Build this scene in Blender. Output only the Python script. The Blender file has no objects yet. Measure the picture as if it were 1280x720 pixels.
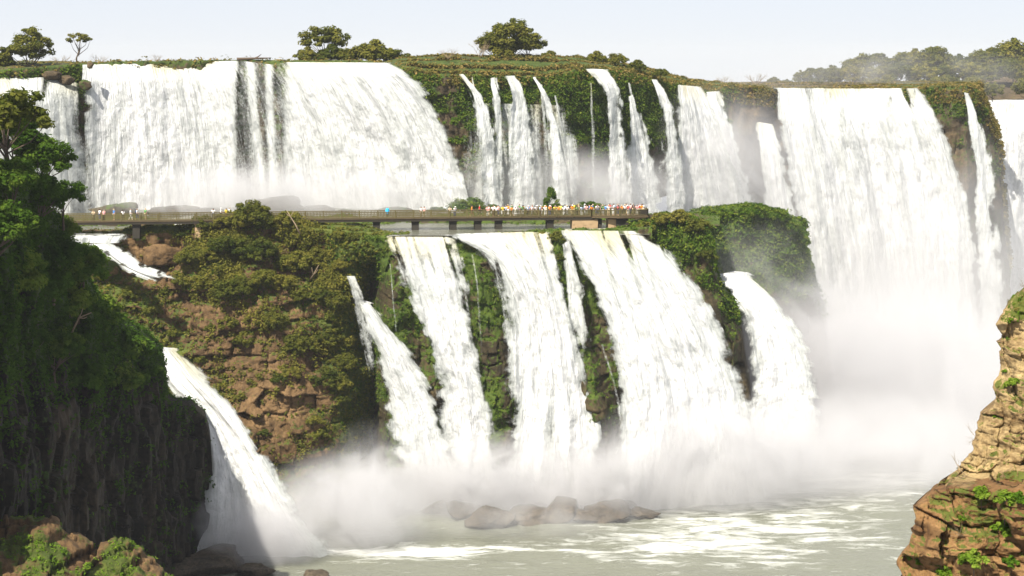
import bpy, math, random
import numpy as np
from mathutils import Vector, Matrix

random.seed(7)
RNG = np.random.default_rng(11)
SC = bpy.context.scene
COL = SC.collection
F = 2030.0          # focal length in pixels of the 1280 wide photograph
HZ = 70.0           # row of the horizon
PI = math.pi

# ------------------------------------------------------------------ geometry helpers
def at(px, py, Y):
    px, py, Y = np.broadcast_arrays(np.asarray(px, float), np.asarray(py, float), np.asarray(Y, float))
    return np.stack([(px - 640.0) / F * Y, Y, (HZ - py) / F * Y], -1)

def py_of(z, Y):
    return HZ - z * F / Y

def _hash(ix, iy, iz, seed):
    h = (ix.astype(np.int64) * 374761393 + iy.astype(np.int64) * 668265263 + iz.astype(np.int64) * 2147483647 + seed * 974711) & 0xFFFFFFFF
    h = ((h ^ (h >> 13)) * 1274126177) & 0xFFFFFFFF
    h = ((h ^ (h >> 16)) * 2246822519) & 0xFFFFFFFF
    return ((h ^ (h >> 15)) & 0xFFFFFF) / float(0xFFFFFF)

def vnoise(x, y, z, seed=0):
    x, y, z = np.broadcast_arrays(np.asarray(x, float), np.asarray(y, float), np.asarray(z, float))
    ix, iy, iz = np.floor(x), np.floor(y), np.floor(z)
    fx, fy, fz = x - ix, y - iy, z - iz
    fx, fy, fz = [t * t * t * (t * (t * 6 - 15) + 10) for t in (fx, fy, fz)]
    def c(a, b, d): return _hash(ix + a, iy + b, iz + d, seed)
    x00 = c(0,0,0) * (1-fx) + c(1,0,0) * fx
    x10 = c(0,1,0) * (1-fx) + c(1,1,0) * fx
    x01 = c(0,0,1) * (1-fx) + c(1,0,1) * fx
    x11 = c(0,1,1) * (1-fx) + c(1,1,1) * fx
    return ((x00 * (1-fy) + x10 * fy) * (1-fz) + (x01 * (1-fy) + x11 * fy) * fz) * 2 - 1

def fbm(x, y, z, octv=4, seed=0, gain=0.5):
    s, a, t = 0, 1.0, 0
    for i in range(octv):
        s = s + a * vnoise(np.asarray(x) * 2**i + 17.3 * i, np.asarray(y) * 2**i, np.asarray(z) * 2**i, seed + i)
        t += a; a *= gain
    return s / t

def sstep(a, b, x):
    t = np.clip((np.asarray(x, float) - a) / (b - a), 0, 1)
    return t * t * (3 - 2 * t)

def blocks(s, z, w, h, seed, wob=0.35):
    """Jointed rock: every block of w by h gets its own offset 0..1, with a groove at its joints."""
    s, z = (s + w * 0.55 * fbm(s / w * .6, z / h * .6, 1, 3, seed + 7), z + h * 0.6 * fbm(s / w * .45, z / h * .7, 5, 3, seed + 8))
    zz = z / h
    lay = np.floor(zz)
    ss = s / w * (0.6 + 0.8 * _hash(lay, lay * 0, lay * 0, seed + 1)) + 7 * _hash(lay, lay * 0 + 1, lay * 0, seed + 2)
    col = np.floor(ss)
    val = _hash(col, lay, lay * 0, seed)
    ex = np.minimum(ss - col, 1 - (ss - col)) * w
    ez = np.minimum(zz - lay, 1 - (zz - lay)) * h
    groove = (1 - sstep(0, 0.10 * min(w, h), np.minimum(ex, ez))) * _hash(col, lay, lay * 0 + 3, seed + 9)
    return val, groove

def link(o, parent=None):
    COL.objects.link(o)
    if parent is not None: o.parent = parent
    return o

def tag(o, label=None, cat=None, group=None, kind=None):
    if label:
        o['label'] = label
    if cat: o['category'] = cat
    if group: o['group'] = group
    if kind: o['kind'] = kind
    return o

def mesh_np(name, V, Fq, attrs=None, smooth=True, mat=None):
    """V (n,3); Fq (m,4) or (m,3) -> mesh datablock."""
    V = np.asarray(V, np.float32); Fq = np.asarray(Fq, np.int32)
    k = Fq.shape[1]
    me = bpy.data.meshes.new(name)
    me.vertices.add(len(V)); me.vertices.foreach_set('co', V.ravel())
    me.loops.add(Fq.size); me.loops.foreach_set('vertex_index', Fq.ravel())
    me.polygons.add(len(Fq))
    me.polygons.foreach_set('loop_start', np.arange(0, Fq.size, k, dtype=np.int32))
    me.polygons.foreach_set('loop_total', np.full(len(Fq), k, np.int32))
    me.polygons.foreach_set('use_smooth', np.full(len(Fq), bool(smooth)))
    for an, (ty, arr) in (attrs or {}).items():
        a = me.attributes.new(an, ty, 'POINT')
        if ty == 'FLOAT': a.data.foreach_set('value', np.asarray(arr, np.float32).ravel())
        else: a.data.foreach_set('vector', np.asarray(arr, np.float32).ravel())
    me.update(calc_edges=True)
    if mat: me.materials.append(mat)
    return me

def grid_faces(nu, nv):
    i = np.arange(nu * nv).reshape(nu, nv)
    return np.stack([i[:-1, :-1], i[1:, :-1], i[1:, 1:], i[:-1, 1:]], -1).reshape(-1, 4)

class MB:
    """collects boxes, tubes and blobs into one mesh"""
    def __init__(self): self.v = []; self.f = []; self.n = 0
    def add(self, V, Fs):
        self.v.extend([tuple(p) for p in V]); self.f.extend([tuple(i + self.n for i in f) for f in Fs]); self.n += len(V)
    def box(self, c, s, rz=0.0, rx=0.0):
        R = Matrix.Rotation(rz, 3, 'Z') @ Matrix.Rotation(rx, 3, 'X')
        V = [Vector(c) + R @ Vector((x * s[0] / 2, y * s[1] / 2, z * s[2] / 2)) for x in (-1, 1) for y in (-1, 1) for z in (-1, 1)]
        self.add(V, [(0,1,3,2), (4,6,7,5), (0,4,5,1), (2,3,7,6), (0,2,6,4), (1,5,7,3)])
    def bar(self, a, b, w, h):
        a, b = Vector(a), Vector(b); d = b - a
        t = d.normalized(); side = t.cross(Vector((0,0,1)))
        side = side.normalized() if side.length > 1e-4 else Vector((1,0,0))
        up = side.cross(t)
        V = [p + side * (sx * w / 2) + up * (sz * h / 2) for p in (a, b) for sx in (-1, 1) for sz in (-1, 1)]
        self.add(V, [(0,1,3,2), (4,6,7,5), (0,4,5,1), (2,3,7,6), (0,2,6,4), (1,5,7,3)])
    def tube(self, pts, rad, n=6):
        pts = [Vector(p) for p in pts]; V = []; Fs = []
        for i, p in enumerate(pts):
            t = (pts[min(i+1, len(pts)-1)] - pts[max(i-1, 0)]).normalized()
            a = t.cross(Vector((0.31, 0.9, 0.2))).normalized(); b = t.cross(a)
            for k in range(n):
                an = 2 * PI * k / n
                V.append(p + (a * math.cos(an) + b * math.sin(an)) * rad[i])
        for i in range(len(pts) - 1):
            for k in range(n):
                Fs.append((i*n+k, i*n+(k+1) % n, (i+1)*n+(k+1) % n, (i+1)*n+k))
        Fs.append(tuple(range(n-1, -1, -1))); Fs.append(tuple((len(pts)-1)*n+k for k in range(n)))
        self.add(V, Fs)
    def ball(self, c, r, nu=10, nv=7, cut=None):
        V = []; Fs = []
        for j in range(nv + 1):
            th = PI * j / nv
            for k in range(nu):
                ph = 2 * PI * k / nu
                V.append((c[0] + r[0]*math.sin(th)*math.cos(ph), c[1] + r[1]*math.sin(th)*math.sin(ph), c[2] + r[2]*math.cos(th)))
        for j in range(nv):
            for k in range(nu):
                Fs.append((j*nu+k, (j+1)*nu+k, (j+1)*nu+(k+1) % nu, j*nu+(k+1) % nu))
        self.add(V, Fs)
    def mesh(self, name, mat, smooth=False):
        me = bpy.data.meshes.new(name); me.from_pydata(self.v, [], self.f); me.materials.append(mat)
        if smooth: me.polygons.foreach_set('use_smooth', [True] * len(me.polygons))
        me.update(); return me
    def build(self, name, mat, parent=None, smooth=False):
        return link(bpy.data.objects.new(name, self.mesh(name, mat, smooth)), parent)

def empty(name, loc):
    o = bpy.data.objects.new(name, None); o.location = loc; o.empty_display_size = 0.5
    return link(o)

def copy_tree(o, parent=None):
    c = o.copy(); COL.objects.link(c)
    if parent is not None: c.parent = parent
    for ch in list(o.children): copy_tree(ch, c)
    return c

# ------------------------------------------------------------------ materials
class NT:
    def __init__(self, name, disp=False):
        self.m = bpy.data.materials.new(name); self.m.use_nodes = True
        self.t = self.m.node_tree; self.t.nodes.clear()
        self.out = self.n('ShaderNodeOutputMaterial')
    def n(self, ty, **kw):
        nd = self.t.nodes.new(ty)
        for k, v in kw.items():
            if k.startswith('i_'):
                nd.inputs[k[2:].replace('_', ' ')].default_value = v
            else: setattr(nd, k, v)
        return nd
    def l(self, a, b): self.t.links.new(a, b)
    def set(self, sock, v):
        if hasattr(v, 'is_output') or hasattr(v, 'links'): self.l(v, sock)
        else: sock.default_value = v
    def math(self, op, a, b=0.0, c=0.0, clamp=False):
        nd = self.n('ShaderNodeMath', operation=op); nd.use_clamp = clamp
        for i, v in enumerate((a, b, c)): self.set(nd.inputs[i], v)
        return nd.outputs[0]
    def mix(self, fac, a, b):
        nd = self.n('ShaderNodeMix', data_type='RGBA')
        self.set(nd.inputs[0], fac); self.set(nd.inputs[6], a); self.set(nd.inputs[7], b)
        return nd.outputs[2]
    def ramp(self, fac, stops):
        nd = self.n('ShaderNodeValToRGB'); e = nd.color_ramp.elements
        while len(e) < len(stops): e.new(0.5)
        for i, (p, c) in enumerate(stops):
            e[i].position = p; e[i].color = (*c, 1) if len(c) == 3 else c
        self.l(fac, nd.inputs[0]); return nd.outputs[0]
    def mapr(self, v, a, b, c=0.0, d=1.0, smooth=True):
        nd = self.n('ShaderNodeMapRange', interpolation_type='SMOOTHSTEP' if smooth else 'LINEAR')
        self.set(nd.inputs[0], v)
        for i, x in enumerate((a, b, c, d)): self.set(nd.inputs[i + 1], x)
        return nd.outputs[0]
    def noise(self, vec, scale, detail=4, rough=0.55, dist=0.0):
        nd = self.n('ShaderNodeTexNoise'); nd.inputs['Scale'].default_value = scale
        nd.inputs['Detail'].default_value = detail; nd.inputs['Roughness'].default_value = rough
        nd.inputs['Distortion'].default_value = dist
        if vec is not None: self.l(vec, nd.inputs['Vector'])
        return nd.outputs['Fac']
    def mapping(self, vec, scale=(1,1,1), rot=(0,0,0)):
        nd = self.n('ShaderNodeMapping'); nd.inputs['Scale'].default_value = scale; nd.inputs['Rotation'].default_value = rot
        self.l(vec, nd.inputs['Vector']); return nd.outputs[0]
    def attr(self, name, out='Fac'):
        return self.n('ShaderNodeAttribute', attribute_name=name).outputs[out]
    def pos(self): return self.n('ShaderNodeNewGeometry').outputs['Position']
    def bump(self, h, strength, dist):
        nd = self.n('ShaderNodeBump'); nd.inputs['Strength'].default_value = strength; nd.inputs['Distance'].default_value = dist
        self.l(h, nd.inputs['Height']); return nd.outputs[0]
    def bsdf(self, col, rough=0.8, normal=None, alpha=None, spec=0.3, **kw):
        b = self.n('ShaderNodeBsdfPrincipled')
        self.set(b.inputs['Base Color'], col); self.set(b.inputs['Roughness'], rough)
        b.inputs['Specular IOR Level'].default_value = spec
        if normal is not None: self.l(normal, b.inputs['Normal'])
        if alpha is not None: self.set(b.inputs['Alpha'], alpha)
        self.l(b.outputs[0], self.out.inputs[0]); return b

def c4(c): return (*c, 1.0)

def rock_mat(name, dark, mid, light, moss_a, moss_b, scale=1.0, strata=0.5):
    m = NT(name); p = m.pos()
    big = m.noise(p, 0.09 * scale, 5, 0.6)
    sv = m.mapping(p, (0.25, 0.25, 1.6))
    st = m.noise(sv, 0.45 * scale, 4, 0.6)
    fine = m.noise(p, 1.6 * scale, 6, 0.65)
    f = m.math('ADD', m.math('MULTIPLY', big, 0.5), m.math('ADD', m.math('MULTIPLY', st, 0.5 * strata), m.math('MULTIPLY', fine, 0.5)))
    f = m.mapr(f, 0.42, 0.86, smooth=False)
    rock = m.ramp(f, [(0.0, dark), (0.45, mid), (1.0, light)])
    # streaks of run-off staining down the face
    stain = m.mapr(m.noise(m.mapping(p, (1, 1, 0.12)), 0.7 * scale, 4, 0.6), 0.5, 0.68)
    rock = m.mix(m.math('MULTIPLY', stain, 0.45), rock, c4(tuple(x * 0.45 for x in dark)))
    mo = m.attr('moss')
    mn = m.noise(p, 0.9 * scale, 6, 0.7)
    mf = m.mapr(m.math('ADD', mo, m.math('MULTIPLY', m.math('SUBTRACT', mn, 0.5), 1.6)), 0.42, 0.62)
    mc = m.ramp(m.noise(p, 0.6 * scale, 5, 0.7), [(0.3, moss_a), (0.7, moss_b)])
    col = m.mix(mf, rock, mc)
    h = m.math('ADD', m.math('MULTIPLY', fine, 0.6), m.math('MULTIPLY', m.noise(p, 6.0 * scale, 4, 0.7), 0.3))
    m.bsdf(col, 0.85, m.bump(h, 1.0, 0.5 / scale), spec=0.2)
    return m.m

def leaf_mat(name, stops, trans=0.35, var=0.5):
    m = NT(name)
    t = m.attr('tint')
    r = m.n('ShaderNodeObjectInfo').outputs['Random']
    f = m.math('ADD', m.math('MULTIPLY', t, 1 - var), m.math('MULTIPLY', r, var))
    col = m.ramp(f, stops)
    d = m.n('ShaderNodeBsdfDiffuse'); m.l(col, d.inputs[0])
    tr = m.n('ShaderNodeBsdfTranslucent')
    m.l(m.mix(0.5, col, c4((0.10, 0.16, 0.02))), tr.inputs[0])
    mx = m.n('ShaderNodeMixShader'); mx.inputs[0].default_value = trans
    m.l(d.outputs[0], mx.inputs[1]); m.l(tr.outputs[0], mx.inputs[2])
    m.l(mx.outputs[0], m.out.inputs[0])
    return m.m

def plain(name, col, rough=0.8, nscale=3.0, amt=0.35, spec=0.3):
    m = NT(name); p = m.pos()
    n = m.noise(p, nscale, 5, 0.6)
    c = m.mix(n, c4(tuple(x * (1 - amt) for x in col)), c4(tuple(min(1, x * (1 + amt)) for x in col)))
    m.bsdf(c, rough, m.bump(n, 0.4, 0.05), spec=spec); return m.m

def water_fall_mat():
    m = NT('falling_water')
    fl = m.attr('flow', 'Vector'); de = m.attr('dens')
    a = m.noise(m.mapping(fl, (0.9, 0.075, 1)), 1.0, 6, 0.62, 0.4)
    b = m.noise(m.mapping(fl, (2.6, 0.32, 1)), 1.0, 5, 0.65, 0.6)
    c = m.noise(m.mapping(fl, (1.1, 0.9, 1)), 1.0, 5, 0.7, 0.5)
    n = m.math('ADD', m.math('MULTIPLY', a, 0.42), m.math('ADD', m.math('MULTIPLY', b, 0.28), m.math('MULTIPLY', c, 0.30)))
    g = m.noise(m.mapping(fl, (3.2, 1.9, 1)), 1.0, 4, 0.7)
    al = m.mapr(m.math('ADD', m.math('ADD', m.math('MULTIPLY', n, 0.75), m.math('MULTIPLY', g, 0.35)), de), 0.74, 1.06)
    thin = m.mapr(m.math('ADD', n, m.math('MULTIPLY', de, 0.5)), 0.72, 1.0)
    col = m.mix(thin, c4((0.55, 0.57, 0.55)), c4((0.86, 0.86, 0.86)))
    silt = m.math('MULTIPLY', m.mapr(m.attr('depth'), 5.0, 0.0), m.mapr(m.noise(m.mapping(fl, (.10, .02, 1)), 1.0, 3), .48, .68))
    col = m.mix(m.math('MULTIPLY', silt, .75), col, c4((.66, .60, .36)))
    h = m.math('ADD', m.math('MULTIPLY', a, 0.6), m.math('ADD', m.math('MULTIPLY', b, 0.55), m.math('MULTIPLY', c, 0.22)))
    nb = m.bump(h, 1.0, 1.15)
    d = m.n('ShaderNodeBsdfDiffuse'); m.l(col, d.inputs[0]); m.l(nb, d.inputs['Normal'])
    tl = m.n('ShaderNodeBsdfTranslucent'); m.l(col, tl.inputs[0]); m.l(nb, tl.inputs['Normal'])
    mx = m.n('ShaderNodeMixShader'); mx.inputs[0].default_value = 0.3
    m.l(d.outputs[0], mx.inputs[1]); m.l(tl.outputs[0], mx.inputs[2])
    tp = m.n('ShaderNodeBsdfTransparent')
    m2 = m.n('ShaderNodeMixShader'); m.l(al, m2.inputs[0])
    m.l(tp.outputs[0], m2.inputs[1]); m.l(mx.outputs[0], m2.inputs[2])
    m.l(m2.outputs[0], m.out.inputs[0])
    return m.m

def river_mat(name, base, foam_lo, foam_hi, sx=0.05, sy=0.22):
    m = NT(name); p = m.pos()
    q = m.mapping(p, (sx, sy, 0.1))
    n = m.noise(q, 1.0, 7, 0.62, 1.2)
    n2 = m.noise(m.mapping(p, (0.28, 0.9, 0.1)), 1.0, 6, 0.7, 0.8)
    fa = m.attr('foam')
    f = m.math('ADD', m.math('ADD', m.math('MULTIPLY', n, 0.65), m.math('MULTIPLY', n2, 0.35)), fa)
    ff = m.mapr(f, foam_lo, foam_hi)
    col = m.mix(ff, c4(base), c4((0.72, 0.73, 0.69)))
    w = m.noise(m.mapping(p, (0.7, 1.6, 0.5)), 1.0, 5, 0.6, 0.3)
    h = m.math('ADD', m.math('MULTIPLY', w, 0.5), m.math('MULTIPLY', ff, 0.5))
    m.bsdf(col, m.math('ADD', 0.22, m.math('MULTIPLY', ff, 0.5)), m.bump(h, 0.9, 0.5), spec=0.5)
    return m.m

M = {}
M['rock_mid'] = rock_mat('mossy_brown_rock', (0.024, 0.015, 0.008), (0.105, 0.062, 0.027), (0.25, 0.155, 0.07), (0.030, 0.050, 0.008), (0.09, 0.105, 0.018))
M['rock_fall'] = rock_mat('wet_mossy_rock', (0.013, 0.011, 0.006), (0.048, 0.036, 0.017), (0.13, 0.095, 0.045), (0.024, 0.046, 0.006), (0.080, 0.112, 0.014))
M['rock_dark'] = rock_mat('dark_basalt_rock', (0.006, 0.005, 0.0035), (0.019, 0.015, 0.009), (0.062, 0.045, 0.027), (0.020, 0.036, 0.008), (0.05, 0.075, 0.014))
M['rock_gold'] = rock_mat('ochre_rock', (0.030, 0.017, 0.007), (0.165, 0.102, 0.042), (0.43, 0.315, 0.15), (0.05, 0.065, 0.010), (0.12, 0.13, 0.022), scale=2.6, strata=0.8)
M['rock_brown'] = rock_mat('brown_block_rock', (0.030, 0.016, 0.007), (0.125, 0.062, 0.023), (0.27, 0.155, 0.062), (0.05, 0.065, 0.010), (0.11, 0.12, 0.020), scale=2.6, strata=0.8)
M['rock_up'] = rock_mat('upper_cliff_rock', (0.018, 0.014, 0.009), (0.065, 0.047, 0.026), (0.17, 0.12, 0.065), (0.022, 0.042, 0.008), (0.075, 0.10, 0.018))
M['boulder'] = rock_mat('grey_brown_boulder', (0.018, 0.014, 0.010), (0.062, 0.048, 0.032), (0.16, 0.125, 0.085), (0.04, 0.06, 0.01), (0.10, 0.12, 0.03), scale=1.6)
M['fall'] = water_fall_mat()
M['river'] = river_mat('river_water', (0.135, 0.14, 0.105), 0.47, 0.72, 0.085, 0.30)
M['basin'] = river_mat('basin_water', (0.10, 0.10, 0.075), 0.50, 0.62, 0.09, 0.3)
M['leaf_jungle'] = leaf_mat('jungle_leaves', [(0.1, (0.020, 0.045, 0.006)), (0.5, (0.055, 0.105, 0.012)), (0.95, (0.15, 0.19, 0.026))])
M['leaf_olive'] = leaf_mat('olive_leaves', [(0.1, (0.035, 0.052, 0.010)), (0.5, (0.10, 0.105, 0.018)), (0.95, (0.22, 0.19, 0.036))])
M['leaf_moss'] = leaf_mat('moss_leaves', [(0.1, (0.025, 0.060, 0.006)), (0.55, (0.075, 0.125, 0.014)), (0.95, (0.17, 0.20, 0.03))], var=0.0)
M['leaf_dry'] = leaf_mat('dry_grass_leaves', [(0.1, (0.07, 0.075, 0.016)), (0.5, (0.16, 0.13, 0.032)), (0.95, (0.30, 0.20, 0.07))], var=0.0)
M['leaf_bright'] = leaf_mat('bright_leaves', [(0.1, (0.05, 0.11, 0.01)), (0.55, (0.11, 0.19, 0.016)), (0.95, (0.22, 0.28, 0.04))])
M['bark'] = plain('bark', (0.085, 0.06, 0.04), 0.9, 2.0)
M['twig'] = plain('dry_twig', (0.24, 0.18, 0.11), 0.9, 3.0)
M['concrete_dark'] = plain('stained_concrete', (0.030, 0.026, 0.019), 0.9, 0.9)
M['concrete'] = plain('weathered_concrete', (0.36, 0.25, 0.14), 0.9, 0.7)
M['deck'] = plain('walkway_deck', (0.085, 0.06, 0.03), 0.85, 0.8)
M['beam'] = plain('walkway_beam', (0.025, 0.020, 0.013), 0.85, 0.8)
M['rail'] = plain('rusty_rail', (0.10, 0.082, 0.030), 0.6, 1.5)
M['ground'] = plain('plateau_soil', (0.10, 0.095, 0.03), 0.95, 0.12, 0.5)
M['skin'] = plain('skin', (0.50, 0.30, 0.20), 0.6, 8, 0.08)

# ------------------------------------------------------------------ terrain relief
RELIEF = {}
def relief(name, mat, px0, px1, nu, nv, top, Ytop, Ybot, zbot, prof=1.0, disp=None, moss=None, back=None, label=None, key=None):
    """A cliff: a face between its rim (top, by column) and its foot, with the ground behind the rim running back."""
    px = np.linspace(px0, px1, nu)
    T = np.interp(px, [t[0] for t in top], [t[1] for t in top])
    Y1 = np.interp(px, [t[0] for t in Ytop], [t[1] for t in Ytop])
    Y2 = np.interp(px, [t[0] for t in Ybot], [t[1] for t in Ybot])
    zb = np.interp(px, [t[0] for t in zbot], [t[1] for t in zbot]) if isinstance(zbot, list) else np.full(nu, zbot)
    B = py_of(zb, Y2)
    v = np.linspace(0, 1, nv)[None, :]
    Y = Y1[:, None] + (Y2 - Y1)[:, None] * v ** prof
    PY = T[:, None] + (B - T)[:, None] * v
    PX = np.repeat(px[:, None], nv, 1)
    P = at(PX, PY, Y)
    if disp is not None: P = P + disp(P, PX, PY, v)
    rows = [P]
    if back:
        bl = []
        for (dY, zf) in back:                       # rows behind the rim, far to near
            z = zf(px, P[:, 0, 2]) if callable(zf) else P[:, 0, 2] + zf
            Yb = P[:, 0, 1] + dY
            X = P[:, 0, 0] * (1 + dY / P[:, 0, 1])
            if key in ('isle', 'spur') or key == 'upper': z = np.where((px > 1225) | (key != 'upper'), np.minimum(z, P[:, 0, 2] + 0.6), z)
            z = z + 0.5 * fbm(X * 0.15, Yb * 0.15, 0, 3, 77)
            bl.append(np.stack([X, Yb, z], -1)[:, None, :])
        rows = bl + rows
    G = np.concatenate(rows, 1)
    nb = G.shape[1] - nv
    dU = np.gradient(G, axis=0); dV = np.gradient(G, axis=1)
    N = np.cross(dU, dV); N /= np.linalg.norm(N, axis=-1, keepdims=True) + 1e-9
    N *= np.where(N[..., 1:2] > 0.15, -1, 1)
    fpx = 640 + G[..., 0] / G[..., 1] * F; fpy = HZ - G[..., 2] / G[..., 1] * F
    mo = moss(G, N, fpx, fpy) if moss else np.zeros(G.shape[:2])
    mo = np.clip(mo, 0, 1)
    me = mesh_np(name, G.reshape(-1, 3), grid_faces(nu, G.shape[1])[:, ::-1], {'moss': ('FLOAT', mo)}, True, mat)
    o = link(bpy.data.objects.new(name, me))
    tag(o, label, None, None, 'structure')
    RELIEF[key or name] = dict(G=G, N=N, moss=mo, px=fpx, py=fpy, nb=nb)
    return o

def on(key, px, py):
    r = RELIEF[key]; d = (r['px'] - px) ** 2 + (r['py'] - py) ** 2
    i = np.unravel_index(np.argmin(d), d.shape)
    return r['G'][i], r['N'][i]

# ------------------------------------------------------------------ leaves
def leaf_verts(C, D, size, rng, asp=0.55, droop=0.0):
    """rhombic leaves: C centres (n,3), D preferred normals (n,3), size (n,)"""
    n = len(C)
    Nn = D + rng.normal(0, 0.42, (n, 3)); Nn /= np.linalg.norm(Nn, axis=1, keepdims=True) + 1e-9
    A = rng.normal(0, 1, (n, 3)); A[:, 2] -= droop
    A -= Nn * np.sum(A * Nn, 1, keepdims=True); A /= np.linalg.norm(A, axis=1, keepdims=True) + 1e-9
    Bv = np.cross(Nn, A)
    s = size[:, None]
    V = np.stack([C - A * s * 0.5, C + Bv * s * asp * 0.5 + Nn * s * 0.07, C + A * s * 0.5, C - Bv * s * asp * 0.5 + Nn * s * 0.07], 1)
    Fq = np.arange(4 * n).reshape(n, 4)
    return V.reshape(-1, 3), Fq

def leaves_mesh(name, C, D, size, mat, rng, tint=None, asp=0.55, droop=0.0):
    V, Fq = leaf_verts(C, D, size, rng, asp, droop)
    if tint is None: tint = rng.random(len(C))
    return mesh_np(name, V, Fq, {'tint': ('FLOAT', np.repeat(tint, 4))}, False, mat)

def scatter(name, key, prob, mat, n_cl, per, rad, size, label, seed, out=0.3, droop=0.2, asp=0.55):
    """ground cover growing on a relief: one object"""
    rng = np.random.default_rng(seed); r = RELIEF[key]
    w = np.clip(prob(r), 0, None).ravel()
    area = np.linalg.norm(np.cross(np.gradient(r['G'], axis=0), np.gradient(r['G'], axis=1)), axis=-1).ravel()
    w = w * area; w /= w.sum()
    idx = rng.choice(len(w), n_cl, p=w)
    Gf = r['G'].reshape(-1, 3)[idx]; Nf = r['N'].reshape(-1, 3)[idx]
    cr = rad * rng.uniform(0.5, 1.5, n_cl)
    off = rng.normal(0, 1, (n_cl, per, 3)); off /= np.linalg.norm(off, axis=-1, keepdims=True)
    off *= (rng.random((n_cl, per, 1)) ** 0.5)
    C = Gf[:, None] + Nf[:, None] * (out * cr[:, None, None]) + off * cr[:, None, None] * np.array([1, 0.8, 0.8])
    D = off + np.array([0, -0.1, 0.7])
    ct = rng.random(n_cl)
    tint = np.clip(ct[:, None] * 0.7 + 0.3 * rng.random((n_cl, per)), 0, 1)
    S = size * rng.uniform(0.6, 1.4, (n_cl, per))
    me = leaves_mesh(name, C.reshape(-1, 3), D.reshape(-1, 3), S.ravel(), mat, rng, tint.ravel(), asp, droop)
    return tag(link(bpy.data.objects.new(name, me)), label, None, None, 'stuff')

# ------------------------------------------------------------------ trees
def make_tree(seed, H, crown_r, trunk_h, n_cl, per, leaf, mat, kind='round', lean=0.0, trunk_r=None, flat=0.7):
    """trunk with limbs (one mesh) and a crown of leaf clumps (another); returns the two meshes, base at the origin"""
    rng = np.random.default_rng(seed); rr = random.Random(seed)
    tr = trunk_r or H * 0.02
    mb = MB()
    top = Vector((lean * H * 0.5, rr.uniform(-.1, .1) * H * 0.3, trunk_h))
    bend = Vector((rr.uniform(-.05, .05) * H, rr.uniform(-.05, .05) * H, trunk_h * 0.5))
    mb.tube([(0, 0, -0.8), bend, top], [tr * 1.3, tr, tr * 0.75], 7)
    cc = []; crad = []
    ch = H - trunk_h
    for i in range(n_cl):
        if kind == 'round':
            ph = rr.uniform(0, 2 * PI); u = rr.uniform(-0.45, 1.0); q = math.sqrt(max(0, 1 - u * u)); k = rr.uniform(0.45, 0.92)
            k = rr.uniform(0.5, 1.0); p = Vector((q * math.cos(ph) * crown_r * k, q * math.sin(ph) * crown_r * k, trunk_h + ch * (0.42 + 0.48 * u * k)))
            r = crown_r * rr.uniform(0.13, 0.30)
        elif kind == 'umbrella':
            ph = rr.uniform(0, 2 * PI); k = math.sqrt(rr.random()) * 0.95
            p = Vector((math.cos(ph) * crown_r * k, math.sin(ph) * crown_r * k, trunk_h + ch * (0.75 - 0.35 * k * k + rr.uniform(-.2, .15))))
            r = crown_r * rr.uniform(0.14, 0.3)
        elif kind == 'shrub':
            ph = rr.uniform(0, 2 * PI); k = math.sqrt(rr.random()) * 0.85
            p = Vector((math.cos(ph) * crown_r * k, math.sin(ph) * crown_r * k, H * (0.72 - 0.5 * k * k) * rr.uniform(0.45, 1.0)))
            r = crown_r * rr.uniform(0.15, 0.32)
        elif kind == 'cone':
            t = rr.random() ** 0.8; ph = rr.uniform(0, 2 * PI); k = (1 - t) ** 0.7 * 0.85 + 0.08
            p = Vector((math.cos(ph) * crown_r * k, math.sin(ph) * crown_r * k, trunk_h + ch * t * 0.92))
            r = crown_r * rr.uniform(0.2, 0.36)
        p += Vector((lean * p.z * 0.6, 0, 0))
        cc.append(p); crad.append(r)
    for i in range(0, n_cl, max(1, n_cl // 9)):
        p = cc[i]; b = top * rr.uniform(0.6, 1.0); mid = (b + p) * 0.5 + Vector((rr.uniform(-.06, .06) * H, rr.uniform(-.06, .06) * H, -0.03 * H))
        mb.tube([b, mid, p], [tr * 0.5, tr * 0.33, tr * 0.14], 5)
    tm = mb.mesh('trunk', M['bark'], True)
    cc = np.array(cc); crad = np.array(crad)
    off = rng.normal(0, 1, (n_cl, per, 3)); off /= np.linalg.norm(off, axis=-1, keepdims=True)
    rad = rng.random((n_cl, per, 1)) ** 0.45
    rad *= 1 + 0.25 * vnoise(off[..., :1] * 2.2 + np.arange(n_cl)[:, None, None] * 5.1, off[..., 1:2] * 2.2, off[..., 2:] * 2.2, seed)
    C = cc[:, None] + off * rad * crad[:, None, None] * np.array([1, 1, flat])
    D = off * 0.8 + np.array([0, 0, 0.7])
    ct = rng.random(n_cl)
    tint = np.clip(0.6 * ct[:, None] + 0.4 * rng.random((n_cl, per)), 0, 1)
    S = leaf * rng.uniform(0.55, 1.4, (n_cl, per))
    cm = leaves_mesh('crown', C.reshape(-1, 3), D.reshape(-1, 3), S.ravel(), mat, rng, tint.ravel())
    return tm, cm

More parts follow.
